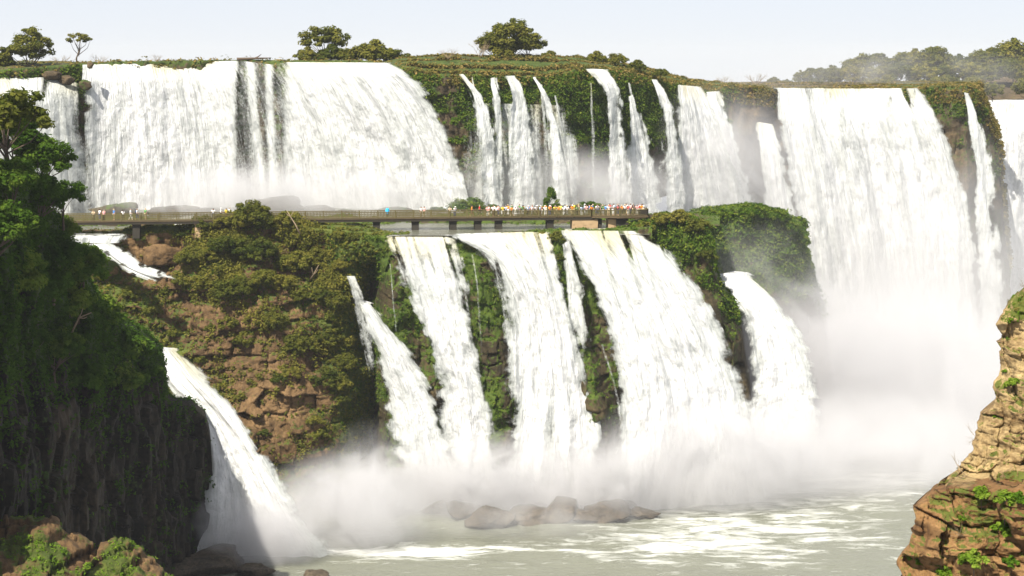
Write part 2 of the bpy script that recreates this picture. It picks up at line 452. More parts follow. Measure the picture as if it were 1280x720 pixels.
def make_bare(seed, H, spread, n, mat=None):
    rr = random.Random(seed); mb = MB()
    def grow(p, d, L, r, lev):
        q = p + d * L * 0.5 + Vector((rr.uniform(-1, 1), rr.uniform(-1, 1), rr.uniform(-.3, .6))) * L * 0.08
        e = p + d * L
        mb.tube([p, q, e], [r, r * 0.75, r * 0.45], 4)
        if lev > 0:
            for k in range(rr.choice((2, 3, 3))):
                dd = (d + Vector((rr.uniform(-1, 1), rr.uniform(-1, 1), rr.uniform(-.4, .7))) * 0.75).normalized()
                grow(p + d * L * rr.uniform(0.45, 1.0), dd, L * rr.uniform(0.5, 0.75), r * 0.55, lev - 1)
    for i in range(n):
        a = rr.uniform(0, 2 * PI)
        grow(Vector((0, 0, -0.05 * H)), Vector((math.cos(a) * spread, math.sin(a) * spread, 1)).normalized(), H * 0.45, H * 0.012, 3)
    return mb.mesh('twigs', mat or M['twig'], True)

PROTO = {}
def proto(key, *a, **k): PROTO[key] = make_tree(*a, **k)
# jungle trees of the near left bank
for i in range(4):
    proto('jungle%d' % i, 100 + i, 10.5, 4.3, 4.0, 74, 120, 0.52, M['leaf_jungle'], 'round', flat=0.75)
for i in range(3):
    proto('shrubj%d' % i, 130 + i, 3.6, 2.6, 0.5, 36, 90, 0.42, M['leaf_jungle'], 'shrub')
for i in range(4):
    proto('olive%d' % i, 150 + i, 6.0, 3.3, 1.0, 72, 100, 0.42, M['leaf_olive'], 'round', flat=0.7)
for i in range(3):
    proto('shrubo%d' % i, 170 + i, 3.2, 2.4, 0.4, 34, 80, 0.40, M['leaf_olive'], 'shrub')
for i in range(3):
    proto('wood%d' % i, 190 + i, 9.0, 5.2, 0.5, 80, 80, 0.66, M['leaf_olive'], 'round', flat=0.65)
proto('umb0', 201, 7.5, 2.6, 3.5, 18, 80, 0.42, M['leaf_olive'], 'umbrella', lean=0.12, flat=0.5)
proto('umb1', 202, 7.5, 3.8, 2.4, 44, 100, 0.48, M['leaf_olive'], 'umbrella', lean=-0.1, flat=0.55)
proto('lean0', 203, 8.0, 3.8, 0.8, 60, 100, 0.50, M['leaf_olive'], 'round', lean=0.55, flat=0.6)
proto('cone0', 204, 6.0, 3.3, 0.5, 40, 110, 0.46, M['leaf_moss'], 'cone')
proto('cone1', 205, 6.0, 4.2, 0.5, 40, 110, 0.46, M['leaf_moss'], 'shrub')
PROTO['bare0'] = (make_bare(1, 4.0, 0.5, 7),)
PROTO['bare1'] = (make_bare(2, 4.0, 0.9, 9),)

def plant(key, name, loc, s, label, cat, group=None, rz=None, sc=None):
    o = empty(name, loc)
    o.rotation_euler.z = random.uniform(0, 6.28) if rz is None else rz
    o.scale = sc or (s, s, s)
    tag(o, label, cat, group)
    pr = PROTO[key]
    if len(pr) == 1: link(bpy.data.objects.new('twigs', pr[0]), o)
    else:
        link(bpy.data.objects.new('trunk', pr[0]), o); link(bpy.data.objects.new('crown', pr[1]), o)
    return o

ORD = ['first', 'second', 'third', 'fourth', 'fifth', 'sixth', 'seventh', 'eighth', 'ninth', 'tenth', 'eleventh', 'twelfth',
       'thirteenth', 'fourteenth', 'fifteenth', 'sixteenth', 'seventeenth', 'eighteenth', 'nineteenth', 'twentieth']

# ------------------------------------------------------------------ world, camera, light
S = Vector((-0.30, -0.52, 0.80)).normalized()
el = math.asin(S.z); azi = math.atan2(S.x, S.y)
w = bpy.data.worlds.new('World'); SC.world = w; w.use_nodes = True
nt = w.node_tree; bg = nt.nodes['Background']
sky = nt.nodes.new('ShaderNodeTexSky'); sky.sky_type = 'NISHITA'; sky.sun_disc = False
sky.sun_elevation = el; sky.sun_rotation = azi; sky.air_density = 1.0; sky.dust_density = 0.3; sky.ozone_density = 2.5; sky.altitude = 2000
mxs = nt.nodes.new('ShaderNodeMix'); mxs.data_type = 'RGBA'; mxs.inputs[0].default_value = 0.85      # thin high haze whitening the sky
nt.links.new(sky.outputs[0], mxs.inputs[6]); mxs.inputs[7].default_value = (6.35, 6.55, 7.2, 1)
nt.links.new(mxs.outputs[2], bg.inputs[0]); bg.inputs[1].default_value = 0.06
sl = bpy.data.lights.new('sun', 'SUN'); sl.energy = 4.8; sl.angle = math.radians(0.5); sl.color = (1.0, 0.94, 0.83)
so = link(bpy.data.objects.new('sun', sl)); so.rotation_euler = (-S).to_track_quat('-Z', 'Y').to_euler()
cam = bpy.data.cameras.new('camera'); co = link(bpy.data.objects.new('camera', cam)); SC.camera = co
co.location = (0, 0, 0); co.rotation_euler = (PI / 2, 0, 0)
cam.sensor_width = 36; cam.lens = 36 * F / 1280; cam.shift_y = -(360 - HZ) / 1280; cam.clip_end = 20000; cam.clip_start = 0.5
SC.view_settings.view_transform = 'Standard'; SC.view_settings.look = 'None'; SC.view_settings.gamma = 1
SC.view_settings.use_curve_mapping = False; SC.view_settings.exposure = 1.12
cy = SC.cycles
cy.max_bounces = 8; cy.diffuse_bounces = 3; cy.glossy_bounces = 2; cy.transmission_bounces = 3; cy.transparent_max_bounces = 24
cy.volume_bounces = 4; cy.volume_step_rate = 1.4; cy.volume_max_steps = 128; cy.use_denoising = True
cy.sample_clamp_indirect = 6.0

# ------------------------------------------------------------------ the setting
# far plateau ground and gorge water
def sheet(name, mat, X0, X1, Y0, Y1, nx, ny, zf, foam=None, label=None):
    X, Y = np.meshgrid(np.linspace(X0, X1, nx), np.linspace(Y0, Y1, ny), indexing='ij')
    Z = zf(X, Y)
    at_ = {'foam': ('FLOAT', foam(X, Y) if foam else X * 0), 'moss': ('FLOAT', X * 0)}
    me = mesh_np(name, np.stack([X, Y, Z], -1).reshape(-1, 3), grid_faces(nx, ny), at_, True, mat)
    return tag(link(bpy.data.objects.new(name, me)), label, None, None, 'structure')
sheet('ground', M['ground'], -2500, 2500, 560, 3000, 60, 40, lambda X, Y: -0.0163 * Y + 0.4 * fbm(X * .02, Y * .02, 0, 3, 3), label='flat plateau ground behind the falls')
ZG, ZB = -75.0, -31.3
def river_z(X, Y): return ZG + 0.5 * fbm(X * .12, Y * .24, 0, 5, 21) + 0.16 * fbm(X * .5, Y * .9, 0, 3, 22)
def river_foam(X, Y):
    px = 640 + X / Y * F; py = HZ - ZG / Y * F
    f = -0.10 + 0.0 * X
    f = f + 0.17 * np.exp(-((px - 930) / 200) ** 2 - ((py - 655) / 48) ** 2)
    f = f + 0.10 * np.exp(-((px - 800) / 200) ** 2 - ((py - 690) / 22) ** 2)
    f = f + 0.25 * np.exp(-((px - 470) / 130) ** 2 - ((py - 690) / 9) ** 2)
    f = f + 0.12 * sstep(645, 600, py)
    return f
sheet('water', M['river'], -170, 200, 205, 620, 300, 380, river_z, river_foam, label='pale green river with foam streaks in the gorge')
def basin():
    T, t = np.meshgrid(np.linspace(0, 1, 260), np.linspace(0, 1, 80) ** 1.4, indexing='ij')
    px0 = 60 + T * 752; px1 = 20 + T * 765
    PXc = px0 + (px1 - px0) * t
    Y0 = np.interp(px0, [60, 150, 165, 470, 486, 812], [284, 284, 293, 293, 282.6, 284.5])
    Y = Y0 + t * (352 - Y0); X = (PXc - 640) / F * Y
    Z = ZB + 0.14 * fbm(X * .3, Y * .5, 0, 4, 31)
    fo = -0.14 + 0.22 * np.exp(-((PXc - 235) / 40) ** 2) * sstep(292, 300, Y) * sstep(330, 310, Y) + 0.18 * sstep(287, 283.5, Y) + 0.05 * sstep(310, 340, Y)
    me = mesh_np('basin_water', np.stack([X, Y, Z], -1).reshape(-1, 3), grid_faces(260, 80), {'foam': ('FLOAT', fo), 'moss': ('FLOAT', X * 0)}, True, M['basin'])
    tag(link(bpy.data.objects.new('basin_water', me)), 'shallow river shelf under the walkway', None, None, 'structure')
basin()
relief('shelf_bank', M['rock_fall'], 20, 900, 400, 14, [(20, 285), (95, 276), (150, 272), (200, 276), (205, 290), (262, 290), (270, 274), (380, 273), (470, 274), (500, 276), (540, 274), (600, 271), (700, 270), (800, 270), (900, 276)],
       [(20, 302), (500, 306), (900, 310)], [(20, 297), (500, 300), (900, 303)], -31.7, 1.0,
       lambda P, PX, PY, v: np.stack([0 * PX, 1.5 * fbm(P[..., 0] * .2, 0, 0, 4, 36), .7 * fbm(P[..., 0] * .25, P[..., 1] * .3, 0, 4, 37) * (1 - v)], -1),
       lambda G, N, px, py: 0.6 + .5 * fbm(G[..., 0] * .2, G[..., 1] * .2, 0, 4, 38), [(14, lambda px, z: px * 0 - 32), (5, -0.1), (2, .2)], label='low green bank on the river shelf behind the walkway', key='bank')
# --- upper cliff
UPT = [(-90, 90), (20, 87), (60, 84), (110, 80), (150, 77), (290, 75), (450, 76), (490, 79), (505, 85), (530, 94), (580, 95), (690, 97), (720, 88), (765, 88),
       (800, 96), (850, 106), (898, 116), (905, 107), (965, 111), (1148, 111), (1165, 108), (1205, 107), (1222, 112), (1232, 135), (1246, 168), (1250, 200), (1254, 260), (1260, 330)]
UPY = [(-90, 318), (20, 325), (110, 338), (290, 350), (450, 346), (505, 338), (580, 342), (690, 352), (765, 366), (850, 392), (905, 420), (965, 440), (1148, 455), (1205, 446), (1260, 460)]
UPB = [(p, y - 7) for p, y in UPY]
UPS = [(-90, 76), (110, 78), (480, 77), (530, 69), (600, 69), (690, 71), (740, 74), (800, 82), (850, 97), (900, 104), (965, 105), (1150, 103), (1260, 103)]
def up_disp(P, PX, PY, v):
    n = fbm(P[..., 0] * .12, P[..., 2] * .06, 1, 4, 41)
    b, g = blocks(P[..., 0], P[..., 2] + 200, 4.0, 3.2, 42)
    k = sstep(0, 0.10, v)
    d = (-2.2 * n - 1.6 * (b - .5) + 0.6 * g) * (0.35 + 0.65 * k) + 1.2 * fbm(P[..., 0] * .5, P[..., 2] * .4, 2, 3, 43)
    # the brown buttress that stands out between the right hand falls
    d = d - 7 * np.exp(-((PX - 935) / 30) ** 2 - ((PY - 165) / 60) ** 2) - 4 * np.exp(-((PX - 1180) / 30) ** 2)
    return np.stack([0 * d, d, 0.25 * fbm(P[..., 0] * .4, P[..., 2] * .4, 5, 3, 44)], -1)
def up_back(k):
    def zf(px, z0):
        sil = np.interp(px, [t[0] for t in UPS], [t[1] for t in UPS])
        Y = np.interp(px, [t[0] for t in UPY], [t[1] for t in UPY]) + 22
        return z0 * (1 - k) + k * (HZ - sil) / F * Y
    return zf
relief('cliff', M['rock_up'], -90, 1262, 900, 80, UPT, UPY, UPB, [(-90, -33), (840, -33), (930, -76), (1262, -76)], 0.7, up_disp,
       lambda G, N, px, py: 0.36 + 0.16 * sstep(490, 520, px) + 0.22 * sstep(190, 95, py) + 0.30 * fbm(G[..., 0] * .15, G[..., 2] * .2, 1, 3, 45) - 0.5 * sstep(880, 960, px) + 0.35 * sstep(1040, 1150, px)
       + 0.6 * sstep(.5, .9, N[..., 2]) - 0.3 * np.exp(-((px - 560) / 20) ** 2),
       [(240, lambda px, z: px * 0 - 10.5), (120, lambda px, z: np.minimum(-5, -9 * sstep(700, 900, px))), (45, up_back(0.8)), (22, up_back(1.0)), (12, up_back(0.75)), (5, up_back(0.35)), (1.5, up_back(0.1))],
       label='long upper cliff of brown rock and moss behind the upper falls', key='upper')
relief('cliff', M['rock_up'], 1215, 1400, 120, 40, [(1215, 128), (1400, 124)], [(1215, 520), (1400, 540)], [(1215, 515), (1400, 535)], -76, 1.0,
       lambda P, PX, PY, v: np.stack([0 * PX, 2 * fbm(P[..., 0] * .1, P[..., 2] * .1, 0, 4, 46), 0 * PX], -1), lambda G, N, px, py: 0.3 + 0 * px,
       [(60, lambda px, z: px * 0 - 3.0), (25, -0.0)], label='farthest cliff under the white fall at the right edge', key='far')

# --- middle cliff with thicket (below the left half of the walkway)
def mid_disp(P, PX, PY, v):
    b, g = blocks(P[..., 0], P[..., 2] + 200, 5.0, 3.4, 51)
    b2, g2 = blocks(P[..., 0] + 3, P[..., 2] + 200, 1.7, 1.3, 52)
    n = fbm(P[..., 0] * .08, P[..., 2] * .08, 0, 4, 53)
    d = -3.4 * n - 2.4 * (b - .5) - 0.9 * (b2 - .5) + 0.9 * g + 0.4 * g2
    d = d + 11 * sstep(428, 470, PX) * sstep(0.02, .25, v)          # the notch beside the mossy fall
    d = d - 4.0 * np.exp(-((PX - 350) / 60) ** 2) * sstep(.05, .3, v)
    d = d - 3.0 * np.exp(-((PX - 455) / 12) ** 2 - ((PY - 480) / 90) ** 2)
    k = sstep(0, .06, v)
    return np.stack([0 * d, d * (0.2 + 0.8 * k), 0.3 * fbm(P[..., 0] * .4, P[..., 2] * .4, 3, 3, 54)], -1)
def mid_moss(G, N, px, py):
    m = 0.30 + 0.45 * fbm(G[..., 0] * .10, G[..., 2] * .16, 1, 4, 55) + 0.35 * sstep(.25, .7, N[..., 2])
    m = m - 0.45 * np.exp(-((px - 350) / 70) ** 2 - ((py - 480) / 45) ** 2) - 0.35 * np.exp(-((px - 190) / 50) ** 2 - ((py - 315) / 14) ** 2)
    m = m + 0.4 * sstep(400, 450, px)
    return m
relief('cliff', M['rock_mid'], 40, 510, 330, 240, [(40, 292), (250, 290), (330, 287), (480, 294), (510, 296)], [(40, 287), (300, 288), (510, 284)],
       [(40, 252), (200, 253), (300, 262), (400, 271), (450, 278), (510, 281)], -78, 1.15, mid_disp, mid_moss,
       [(60, lambda px, z: px * 0 - 33.5), (16, lambda px, z: px * 0 - 31.9 + .3 * sstep(225, 260, px)), (9, lambda px, z: z * 0 - 31.6 + 1.1 * sstep(225, 250, px) * sstep(475, 440, px)), (4, lambda px, z: z + .2 + .9 * sstep(150, 175, px) * sstep(485, 450, px)), (1.5, lambda px, z: z + .2 + .6 * sstep(150, 175, px) * sstep(485, 450, px))], label='brown ledged cliff covered with bushes below the walkway', key='mid')

# --- lower cliff behind the lower falls
def low_disp(P, PX, PY, v):
    b, g = blocks(P[..., 0], P[..., 2] + 200, 2.6, 2.2, 61)
    n = fbm(P[..., 0] * .16, P[..., 2] * .07, 0, 4, 62)
    d = -1.3 * n - 1.4 * (b - .5) + 0.5 * g + 0.8 * fbm(P[..., 0] * .6, P[..., 2] * .3, 0, 3, 63)
    d = d * sstep(0, .10, v)
    def bump(cx, cy, sx, sy, a): return -a * np.exp(-((PX - cx) / sx) ** 2 - ((PY - cy) / sy) ** 2)
    # mossy buttresses that split the curtain
    c = np.interp(PY, [300, 400, 600], [585, 612, 628])
    d = d - 5.5 * np.exp(-((PX - c) / 24) ** 4) * sstep(298, 330, PY)
    c2 = np.interp(PY, [285, 420, 600], [688, 718, 762])
    d = d - 3.8 * np.exp(-((PX - c2) / 20) ** 4) * sstep(286, 300, PY)
    d = d + bump(748, 500, 30, 75, 4.5) + bump(688, 540, 9, 45, 3.0) + bump(497, 420, 22, 90, 4.0) + bump(545, 480, 14, 60, 3.0)
    d = d + 9 * sstep(492, 455, PX) * sstep(0.0, .2, v)
    return np.stack([0 * d, d, 0.3 * fbm(P[..., 0] * .5, P[..., 2] * .4, 3, 3, 64)], -1)
relief('cliff', M['rock_fall'], 455, 815, 345, 230, [(455, 294), (470, 294), (560, 296), (590, 293), (640, 291), (690, 288), (800, 285), (815, 284)], [(470, 284), (815, 287)],
       [(470, 280), (640, 277), (815, 279)], -78, 0.8, low_disp,
       lambda G, N, px, py: 0.50 + 0.55 * fbm(G[..., 0] * .25, G[..., 2] * .12, 1, 4, 65) + 0.15 * sstep(520, 350, py) + 0.25 * sstep(.3, .8, N[..., 2]) - 0.2 * np.exp(-((px - 615) / 14) ** 2 - ((py - 430) / 70) ** 2),
       [(7, lambda px, z: px * 0 - 32.4), (3, -0.25), (1.2, -0.05)], label='wet mossy cliff behind the lower falls', key='low')
# --- green spur right of the lower falls
relief('cliff', M['rock_fall'], 768, 948, 200, 190, [(768, 290), (795, 281), (830, 273), (862, 274), (882, 290), (890, 312), (893, 340), (904, 372), (922, 386), (932, 425), (940, 470), (948, 530)],
       [(768, 293), (830, 297), (890, 291), (948, 288)], [(768, 290), (948, 284)], -78, 0.8,
       lambda P, PX, PY, v: np.stack([0 * PX, -2.2 * fbm(P[..., 0] * .15, P[..., 2] * .12, 0, 4, 71) - 1.2 * blocks(P[..., 0], P[..., 2] + 200, 3, 4, 72)[0] + 9 * sstep(876, 945, PX) , 0.4 * fbm(P[..., 0] * .4, P[..., 2] * .4, 3, 3, 73)], -1),
       lambda G, N, px, py: 0.62 + 0.4 * fbm(G[..., 0] * .2, G[..., 2] * .15, 1, 4, 74) - 0.45 * sstep(370, 440, py),
       [(22, lambda px, z: px * 0 - 33), (8, 0.3), (2, 0.4)], label='green spur of cliff beside the viewing platform', key='spur')
# --- hazy green island behind it
relief('cliff', M['rock_fall'], 855, 1058, 170, 170, [(855, 284), (866, 272), (890, 267), (940, 263), (982, 271), (996, 286), (1010, 306), (1012, 345), (1022, 385), (1042, 415), (1050, 452), (1058, 520)],
       [(855, 335), (1058, 328)], [(855, 322), (1058, 318)], -78, 0.9,
       lambda P, PX, PY, v: np.stack([0 * PX, -3.2 * fbm(P[..., 0] * .1, P[..., 2] * .1, 0, 4, 75) + 12 * sstep(960, 1058, PX) - 1.2 * blocks(P[..., 0], P[..., 2] + 200, 4, 5, 78)[0], 0.6 * fbm(P[..., 0] * .35, P[..., 2] * .4, 3, 3, 76)], -1),
       lambda G, N, px, py: 0.75 + 0.35 * fbm(G[..., 0] * .15, G[..., 2] * .15, 1, 4, 77) - 0.6 * sstep(330, 430, py),
       [(26, lambda px, z: px * 0 - 36), (10, 0.2), (3, 0.5)], label='hazy green rock outcrop standing in the spray', key='isle')

# --- dark bank at the left, its face turned away from the sun
def left_disp(P, PX, PY, v):
    b, g = blocks(P[..., 1] * 0.9, P[..., 2] + 200, 3.2, 9.0, 81)
    b2, g2 = blocks(P[..., 1] * 0.9 + 4, P[..., 2] + 200, 1.3, 3.0, 82)
    n = fbm(P[..., 1] * .10, P[..., 2] * .10, 0, 4, 83)
    d = 2.4 * n + 3.4 * (b - .5) + 1.6 * (b2 - .5) - 1.0 * g - 0.4 * g2
    k = sstep(0, .1, v)
    return np.stack([d * k * 0.75, -0.5 * d * k, 0.4 * fbm(P[..., 1] * .3, P[..., 2] * .3, 3, 3, 84)], -1)
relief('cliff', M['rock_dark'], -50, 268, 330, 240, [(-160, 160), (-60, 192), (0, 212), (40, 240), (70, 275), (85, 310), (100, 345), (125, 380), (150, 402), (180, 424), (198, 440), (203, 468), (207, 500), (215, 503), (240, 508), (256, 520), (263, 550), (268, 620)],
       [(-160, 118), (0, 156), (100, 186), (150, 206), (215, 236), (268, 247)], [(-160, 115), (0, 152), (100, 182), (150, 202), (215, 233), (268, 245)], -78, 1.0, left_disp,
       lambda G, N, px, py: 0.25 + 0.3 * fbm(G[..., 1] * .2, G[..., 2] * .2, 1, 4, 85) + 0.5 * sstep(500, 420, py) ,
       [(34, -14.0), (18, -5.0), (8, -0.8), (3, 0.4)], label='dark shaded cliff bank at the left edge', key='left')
# --- sunlit ledge at the lower left
def ledge_disp(P, PX, PY, v):
    b, g = blocks(P[..., 0] + 0.5 * P[..., 2], P[..., 2] + 200, 1.8, 1.1, 91)
    b2, g2 = blocks(P[..., 0], P[..., 1] + P[..., 2], 0.7, 0.6, 92)
    n = fbm(P[..., 0] * .3, P[..., 1] * .3, P[..., 2] * .3, 5, 93)
    d = 1.3 * n + 1.2 * (b - .5) + 0.5 * (b2 - .5) - 0.4 * g
    return np.stack([0.3 * d, -0.7 * d, 0.75 * d], -1)
relief('ledge', M['rock_mid'], -120, 232, 220, 120, [(-120, 640), (0, 650), (60, 648), (90, 664), (120, 680), (160, 684), (190, 700), (232, 740)], [(-120, 150), (232, 156)], [(-120, 118), (232, 124)], -52.0, 1.0, ledge_disp,
       lambda G, N, px, py: 0.53 + 0.6 * fbm(G[..., 0] * .35, G[..., 1] * .35, 1, 4, 94), [(14, -6.0), (5, -1.5), (1.5, 0.0)], label='sunlit mossy rock ledge at the lower left', key='ledge')
# --- near sunlit cliff at the right
def right_disp(P, PX, PY, v):
    b, g = blocks(P[..., 0] - 0.25 * P[..., 1], P[..., 2] + 50, 2.3, 1.15, 101, 0.3)
    b2, g2 = blocks(P[..., 0] + 1 - 0.25 * P[..., 1], P[..., 2] + 50, 0.9, 0.42, 102, 0.4)
    b3, g3 = blocks(P[..., 0], P[..., 2] + 50, 0.85, 3.4, 103, 0.3)
    up = sstep(600, 560, PY)
    n = fbm(P[..., 0] * .5, P[..., 2] * .5, 0, 5, 104)
    d = -0.8 * n - (1 - up) * (1.5 * (b - .5) + 0.4 * (b2 - .5)) - up * (1.1 * (b3 - .5) + 0.25 * (b2 - .5)) + 0.45 * g * (1 - up) + 0.35 * g3 * up + 0.16 * g2 - 0.10 * fbm(P[..., 0] * 3.2, P[..., 2] * 4.2, 1, 4, 109) - 0.22 * fbm(P[..., 0] * 1.3, P[..., 2] * 2.2, 4, 3, 110)
    sx = -0.30 * (1 - up) * (b - .3) + 0.25 * fbm(P[..., 0] * .8, P[..., 2] * 1.4, 0, 4, 105)
    return np.stack([sx, d, 0.08 * fbm(P[..., 0], P[..., 2] * 2, 3, 3, 106)], -1)
def right_build():
    # columns run outward from the silhouette edge, rows down the face
    sil = [(352, 1292), (362, 1276), (380, 1262), (398, 1250), (405, 1247), (420, 1256), (440, 1251), (470, 1246), (500, 1237), (520, 1228), (545, 1222), (560, 1220), (590, 1207), (603, 1196), (612, 1168), (630, 1146), (660, 1142), (666, 1146), (690, 1136), (705, 1130), (730, 1128), (800, 1120), (900, 1110)]
    nv, nu = 420, 200
    py = np.linspace(352, 900, nv)
    s = np.interp(py, [a for a, b in sil], [b for a, b in sil])
    u = np.linspace(0, 1, nu)
    PX = s[None, :] + (1480 - s)[None, :] * u[:, None] ** 1.15
    PYg = np.repeat(py[None, :], nu, 0) - 60 * (u[:, None]) * sstep(420, 352, py)[None, :]
    Y = 71 - 5.0 * u[:, None] ** 0.8 - 3.2 * sstep(596, 616, py)[None, :] - 1.0 * sstep(352, 720, py)[None, :] + 0 * PX
    P = at(PX, PYg, Y)
    P = P + right_disp(P, PX, PYg, 0)
    back = []
    for dY in (16, 8, 4, 2.0, 0.7):                       # the flank turning away behind the edge
        e = P[0].copy(); e[:, 1] += dY; e[:, 0] *= (1 + dY / P[0, :, 1]); e[:, 0] += 0.25 * dY ** 1.2
        e += 0.5 * np.stack([fbm(e[:, 1], e[:, 2], 0, 3, 107)] * 3, -1) * 0.5
        back.append(e[None])
    G = np.concatenate(back + [P], 0)
    dU = np.gradient(G, axis=0); dV = np.gradient(G, axis=1)
    N = np.cross(dU, dV); N /= np.linalg.norm(N, axis=-1, keepdims=True) + 1e-9
    N *= np.where(N[..., 1:2] > 0.15, -1, 1)
    fpx = 640 + G[..., 0] / G[..., 1] * F; fpy = HZ - G[..., 2] / G[..., 1] * F
    mo = np.clip(0.10 + 0.55 * fbm(G[..., 0] * .9, G[..., 2] * .9, 1, 4, 108) + 0.5 * sstep(.25, .7, N[..., 2]) + 0.35 * sstep(420, 370, fpy), 0, 1)
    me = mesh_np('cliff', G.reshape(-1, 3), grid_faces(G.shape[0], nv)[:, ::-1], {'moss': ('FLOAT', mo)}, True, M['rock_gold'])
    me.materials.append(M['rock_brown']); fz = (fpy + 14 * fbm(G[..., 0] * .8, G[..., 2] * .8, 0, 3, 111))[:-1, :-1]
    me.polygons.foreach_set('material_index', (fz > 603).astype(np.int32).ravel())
    tag(link(bpy.data.objects.new('cliff', me)), 'near sunlit ochre cliff at the right edge', None, None, 'structure')
    RELIEF['right'] = dict(G=G, N=N, moss=mo, px=fpx, py=fpy, nb=0)
right_build()

# ------------------------------------------------------------------ waterfalls
G1 = 'upper falls'; G2 = 'lower falls'
def fall(label, L, R, Yt, Yb, dens=None, nu=60, nv=120, seed=0, lead=5.0, bend=None, rough=1.0, prof=0.55, flare=0.12, group=None, name='waterfall', cat='waterfall', tail=False, fan=0.0):
    L = np.array(L, float); R = np.array(R, float)
    def par(C):
        d = np.r_[0, np.cumsum(np.hypot(np.diff(C[:, 0]), np.diff(C[:, 1])))]; return d / d[-1]
    v = np.linspace(0, 1, nv)
    l = np.stack([np.interp(v, par(L), L[:, k]) for k in (0, 1)], -1); r = np.stack([np.interp(v, par(R), R[:, k]) for k in (0, 1)], -1)
    k = np.ones(21) / 21.0
    for c in (l, r):
        for j in (0, 1):
            q = np.convolve(np.pad(c[:, j], 10, 'reflect', reflect_type='odd'), k, 'valid'); q[0] = c[0, j]; q[-1] = c[-1, j]; c[:, j] = q
    u = np.linspace(0, 1, nu)[:, None]
    PX = l[None, :, 0] + (r - l)[None, :, 0] * u; PY = l[None, :, 1] + (r - l)[None, :, 1] * u
    if bend is not None:
        PY = PY + np.interp(u[:, 0], [b[0] for b in bend], [b[1] for b in bend])[:, None] * (1 - v[None, :]) ** 2
    Yt_ = np.interp(u[:, 0], np.linspace(0, 1, len(Yt)), Yt)[:, None]; Yb_ = np.interp(u[:, 0], np.linspace(0, 1, len(Yb)), Yb)[:, None]
    Y = Yt_ + (Yb_ - Yt_) * v[None, :] ** prof
    W0 = float(np.mean(np.abs((r - l)[:, 0]))) / F * float(np.mean(Yt))
    wd = (r - l)[None, :, 0] * 0.34 * min(max(flare, 2.2 / W0) * 1.3, .42)
    PX = PX + (u - .5) * 2 * (wd + fan * v[None, :] ** 2)
    if group == G2 and not tail: PX = PX + (u - .5) * 2 * (min(5, .05 * np.mean((r - l)[:, 0])) + 16 * v[None, :] ** 2.0)
    if group == G1: Y = Y - 1.3 - 3.5 * sstep(0, .12, v)[None, :]
    else: Y = Y - 0.7
    if nu < 42 and group == G1: flare = max(flare, .34)
    P = at(PX, PY, Y)
    W = float(np.mean(np.abs((r - l)[:, 0]))) / F * float(np.mean(Yt))
    Hm = -(P[..., 2] - P[:, :1, 2]); U = u * W + 0 * Hm
    V_ = v[None, :] + 0 * U
    rd = (1.7 * fbm(U * .22, Hm * .022, 0, 4, 200 + seed) + 0.50 * fbm(U * .5, Hm * .24, 0, 4, 260 + seed) + 0.35 * fbm(U * 1.1, Hm * .13, 0, 3, 220 + seed) + 0.10 * fbm(U * 1.2, Hm * .6, 0, 3, 240 + seed)) * rough
    P[..., 1] -= rd * (0.25 + 0.75 * sstep(0, .12, V_)) * 1.3 + 0.5 * sstep(.0, .2, V_) * np.sin(np.pi * u) * min(2.5, W * .12)
    if lead:
        rows = []
        for q in (1.0, 0.5, 0.2):
            e = P[:, 0].copy(); e[:, 1] += lead * q; e[:, 0] *= 1 + lead * q / P[:, 0, 1]; e[:, 2] += 0.08 * q
            rows.append(e[:, None])
        P = np.concatenate(rows + [P], 1)
        Hm = np.concatenate([np.full((nu, 1), -lead * q) for q in (1, .5, .2)] + [Hm], 1); U = np.concatenate([U[:, :1]] * 3 + [U], 1); V_ = np.concatenate([0 * V_[:, :1]] * 3 + [V_], 1)
        PX = np.concatenate([PX[:, :1]] * 3 + [PX], 1); PY = np.concatenate([PY[:, :1]] * 3 + [PY], 1)
    uu = u + 0 * U
    e = np.minimum(uu, 1 - uu)
    fm = max(flare, 2.2 / W) * 1.3
    en = e + min(.22, 1.4 / W) * fbm(Hm * .10, uu * 3.0, seed, 4, 9) + min(.14, .9 / W) * fbm(Hm * .7, uu * 6.0, seed, 3, 19)
    d = 0.80 * sstep(-0.02, min(fm, .42), en)
    if tail: d = d * sstep(1.0, .78, V_ + .1 * vnoise(U * 1.5, 0, seed, 4))
    if dens is not None: d = d * np.clip(dens(uu, V_, PX, PY), 0, 1)
    fl = np.stack([U + seed * 13.7, Hm + seed * 7.1, 0 * U + seed], -1)
    me = mesh_np(name, P.reshape(-1, 3), grid_faces(nu, P.shape[1])[:, ::-1], {'dens': ('FLOAT', d), 'depth': ('FLOAT', Hm), 'flow': ('FLOAT_VECTOR', fl.reshape(-1, 3))}, True, M['fall'])
    return tag(link(bpy.data.objects.new(name, me)), label, cat, group)

def gauss(x, c, s): return np.exp(-((x - c) / s) ** 2)
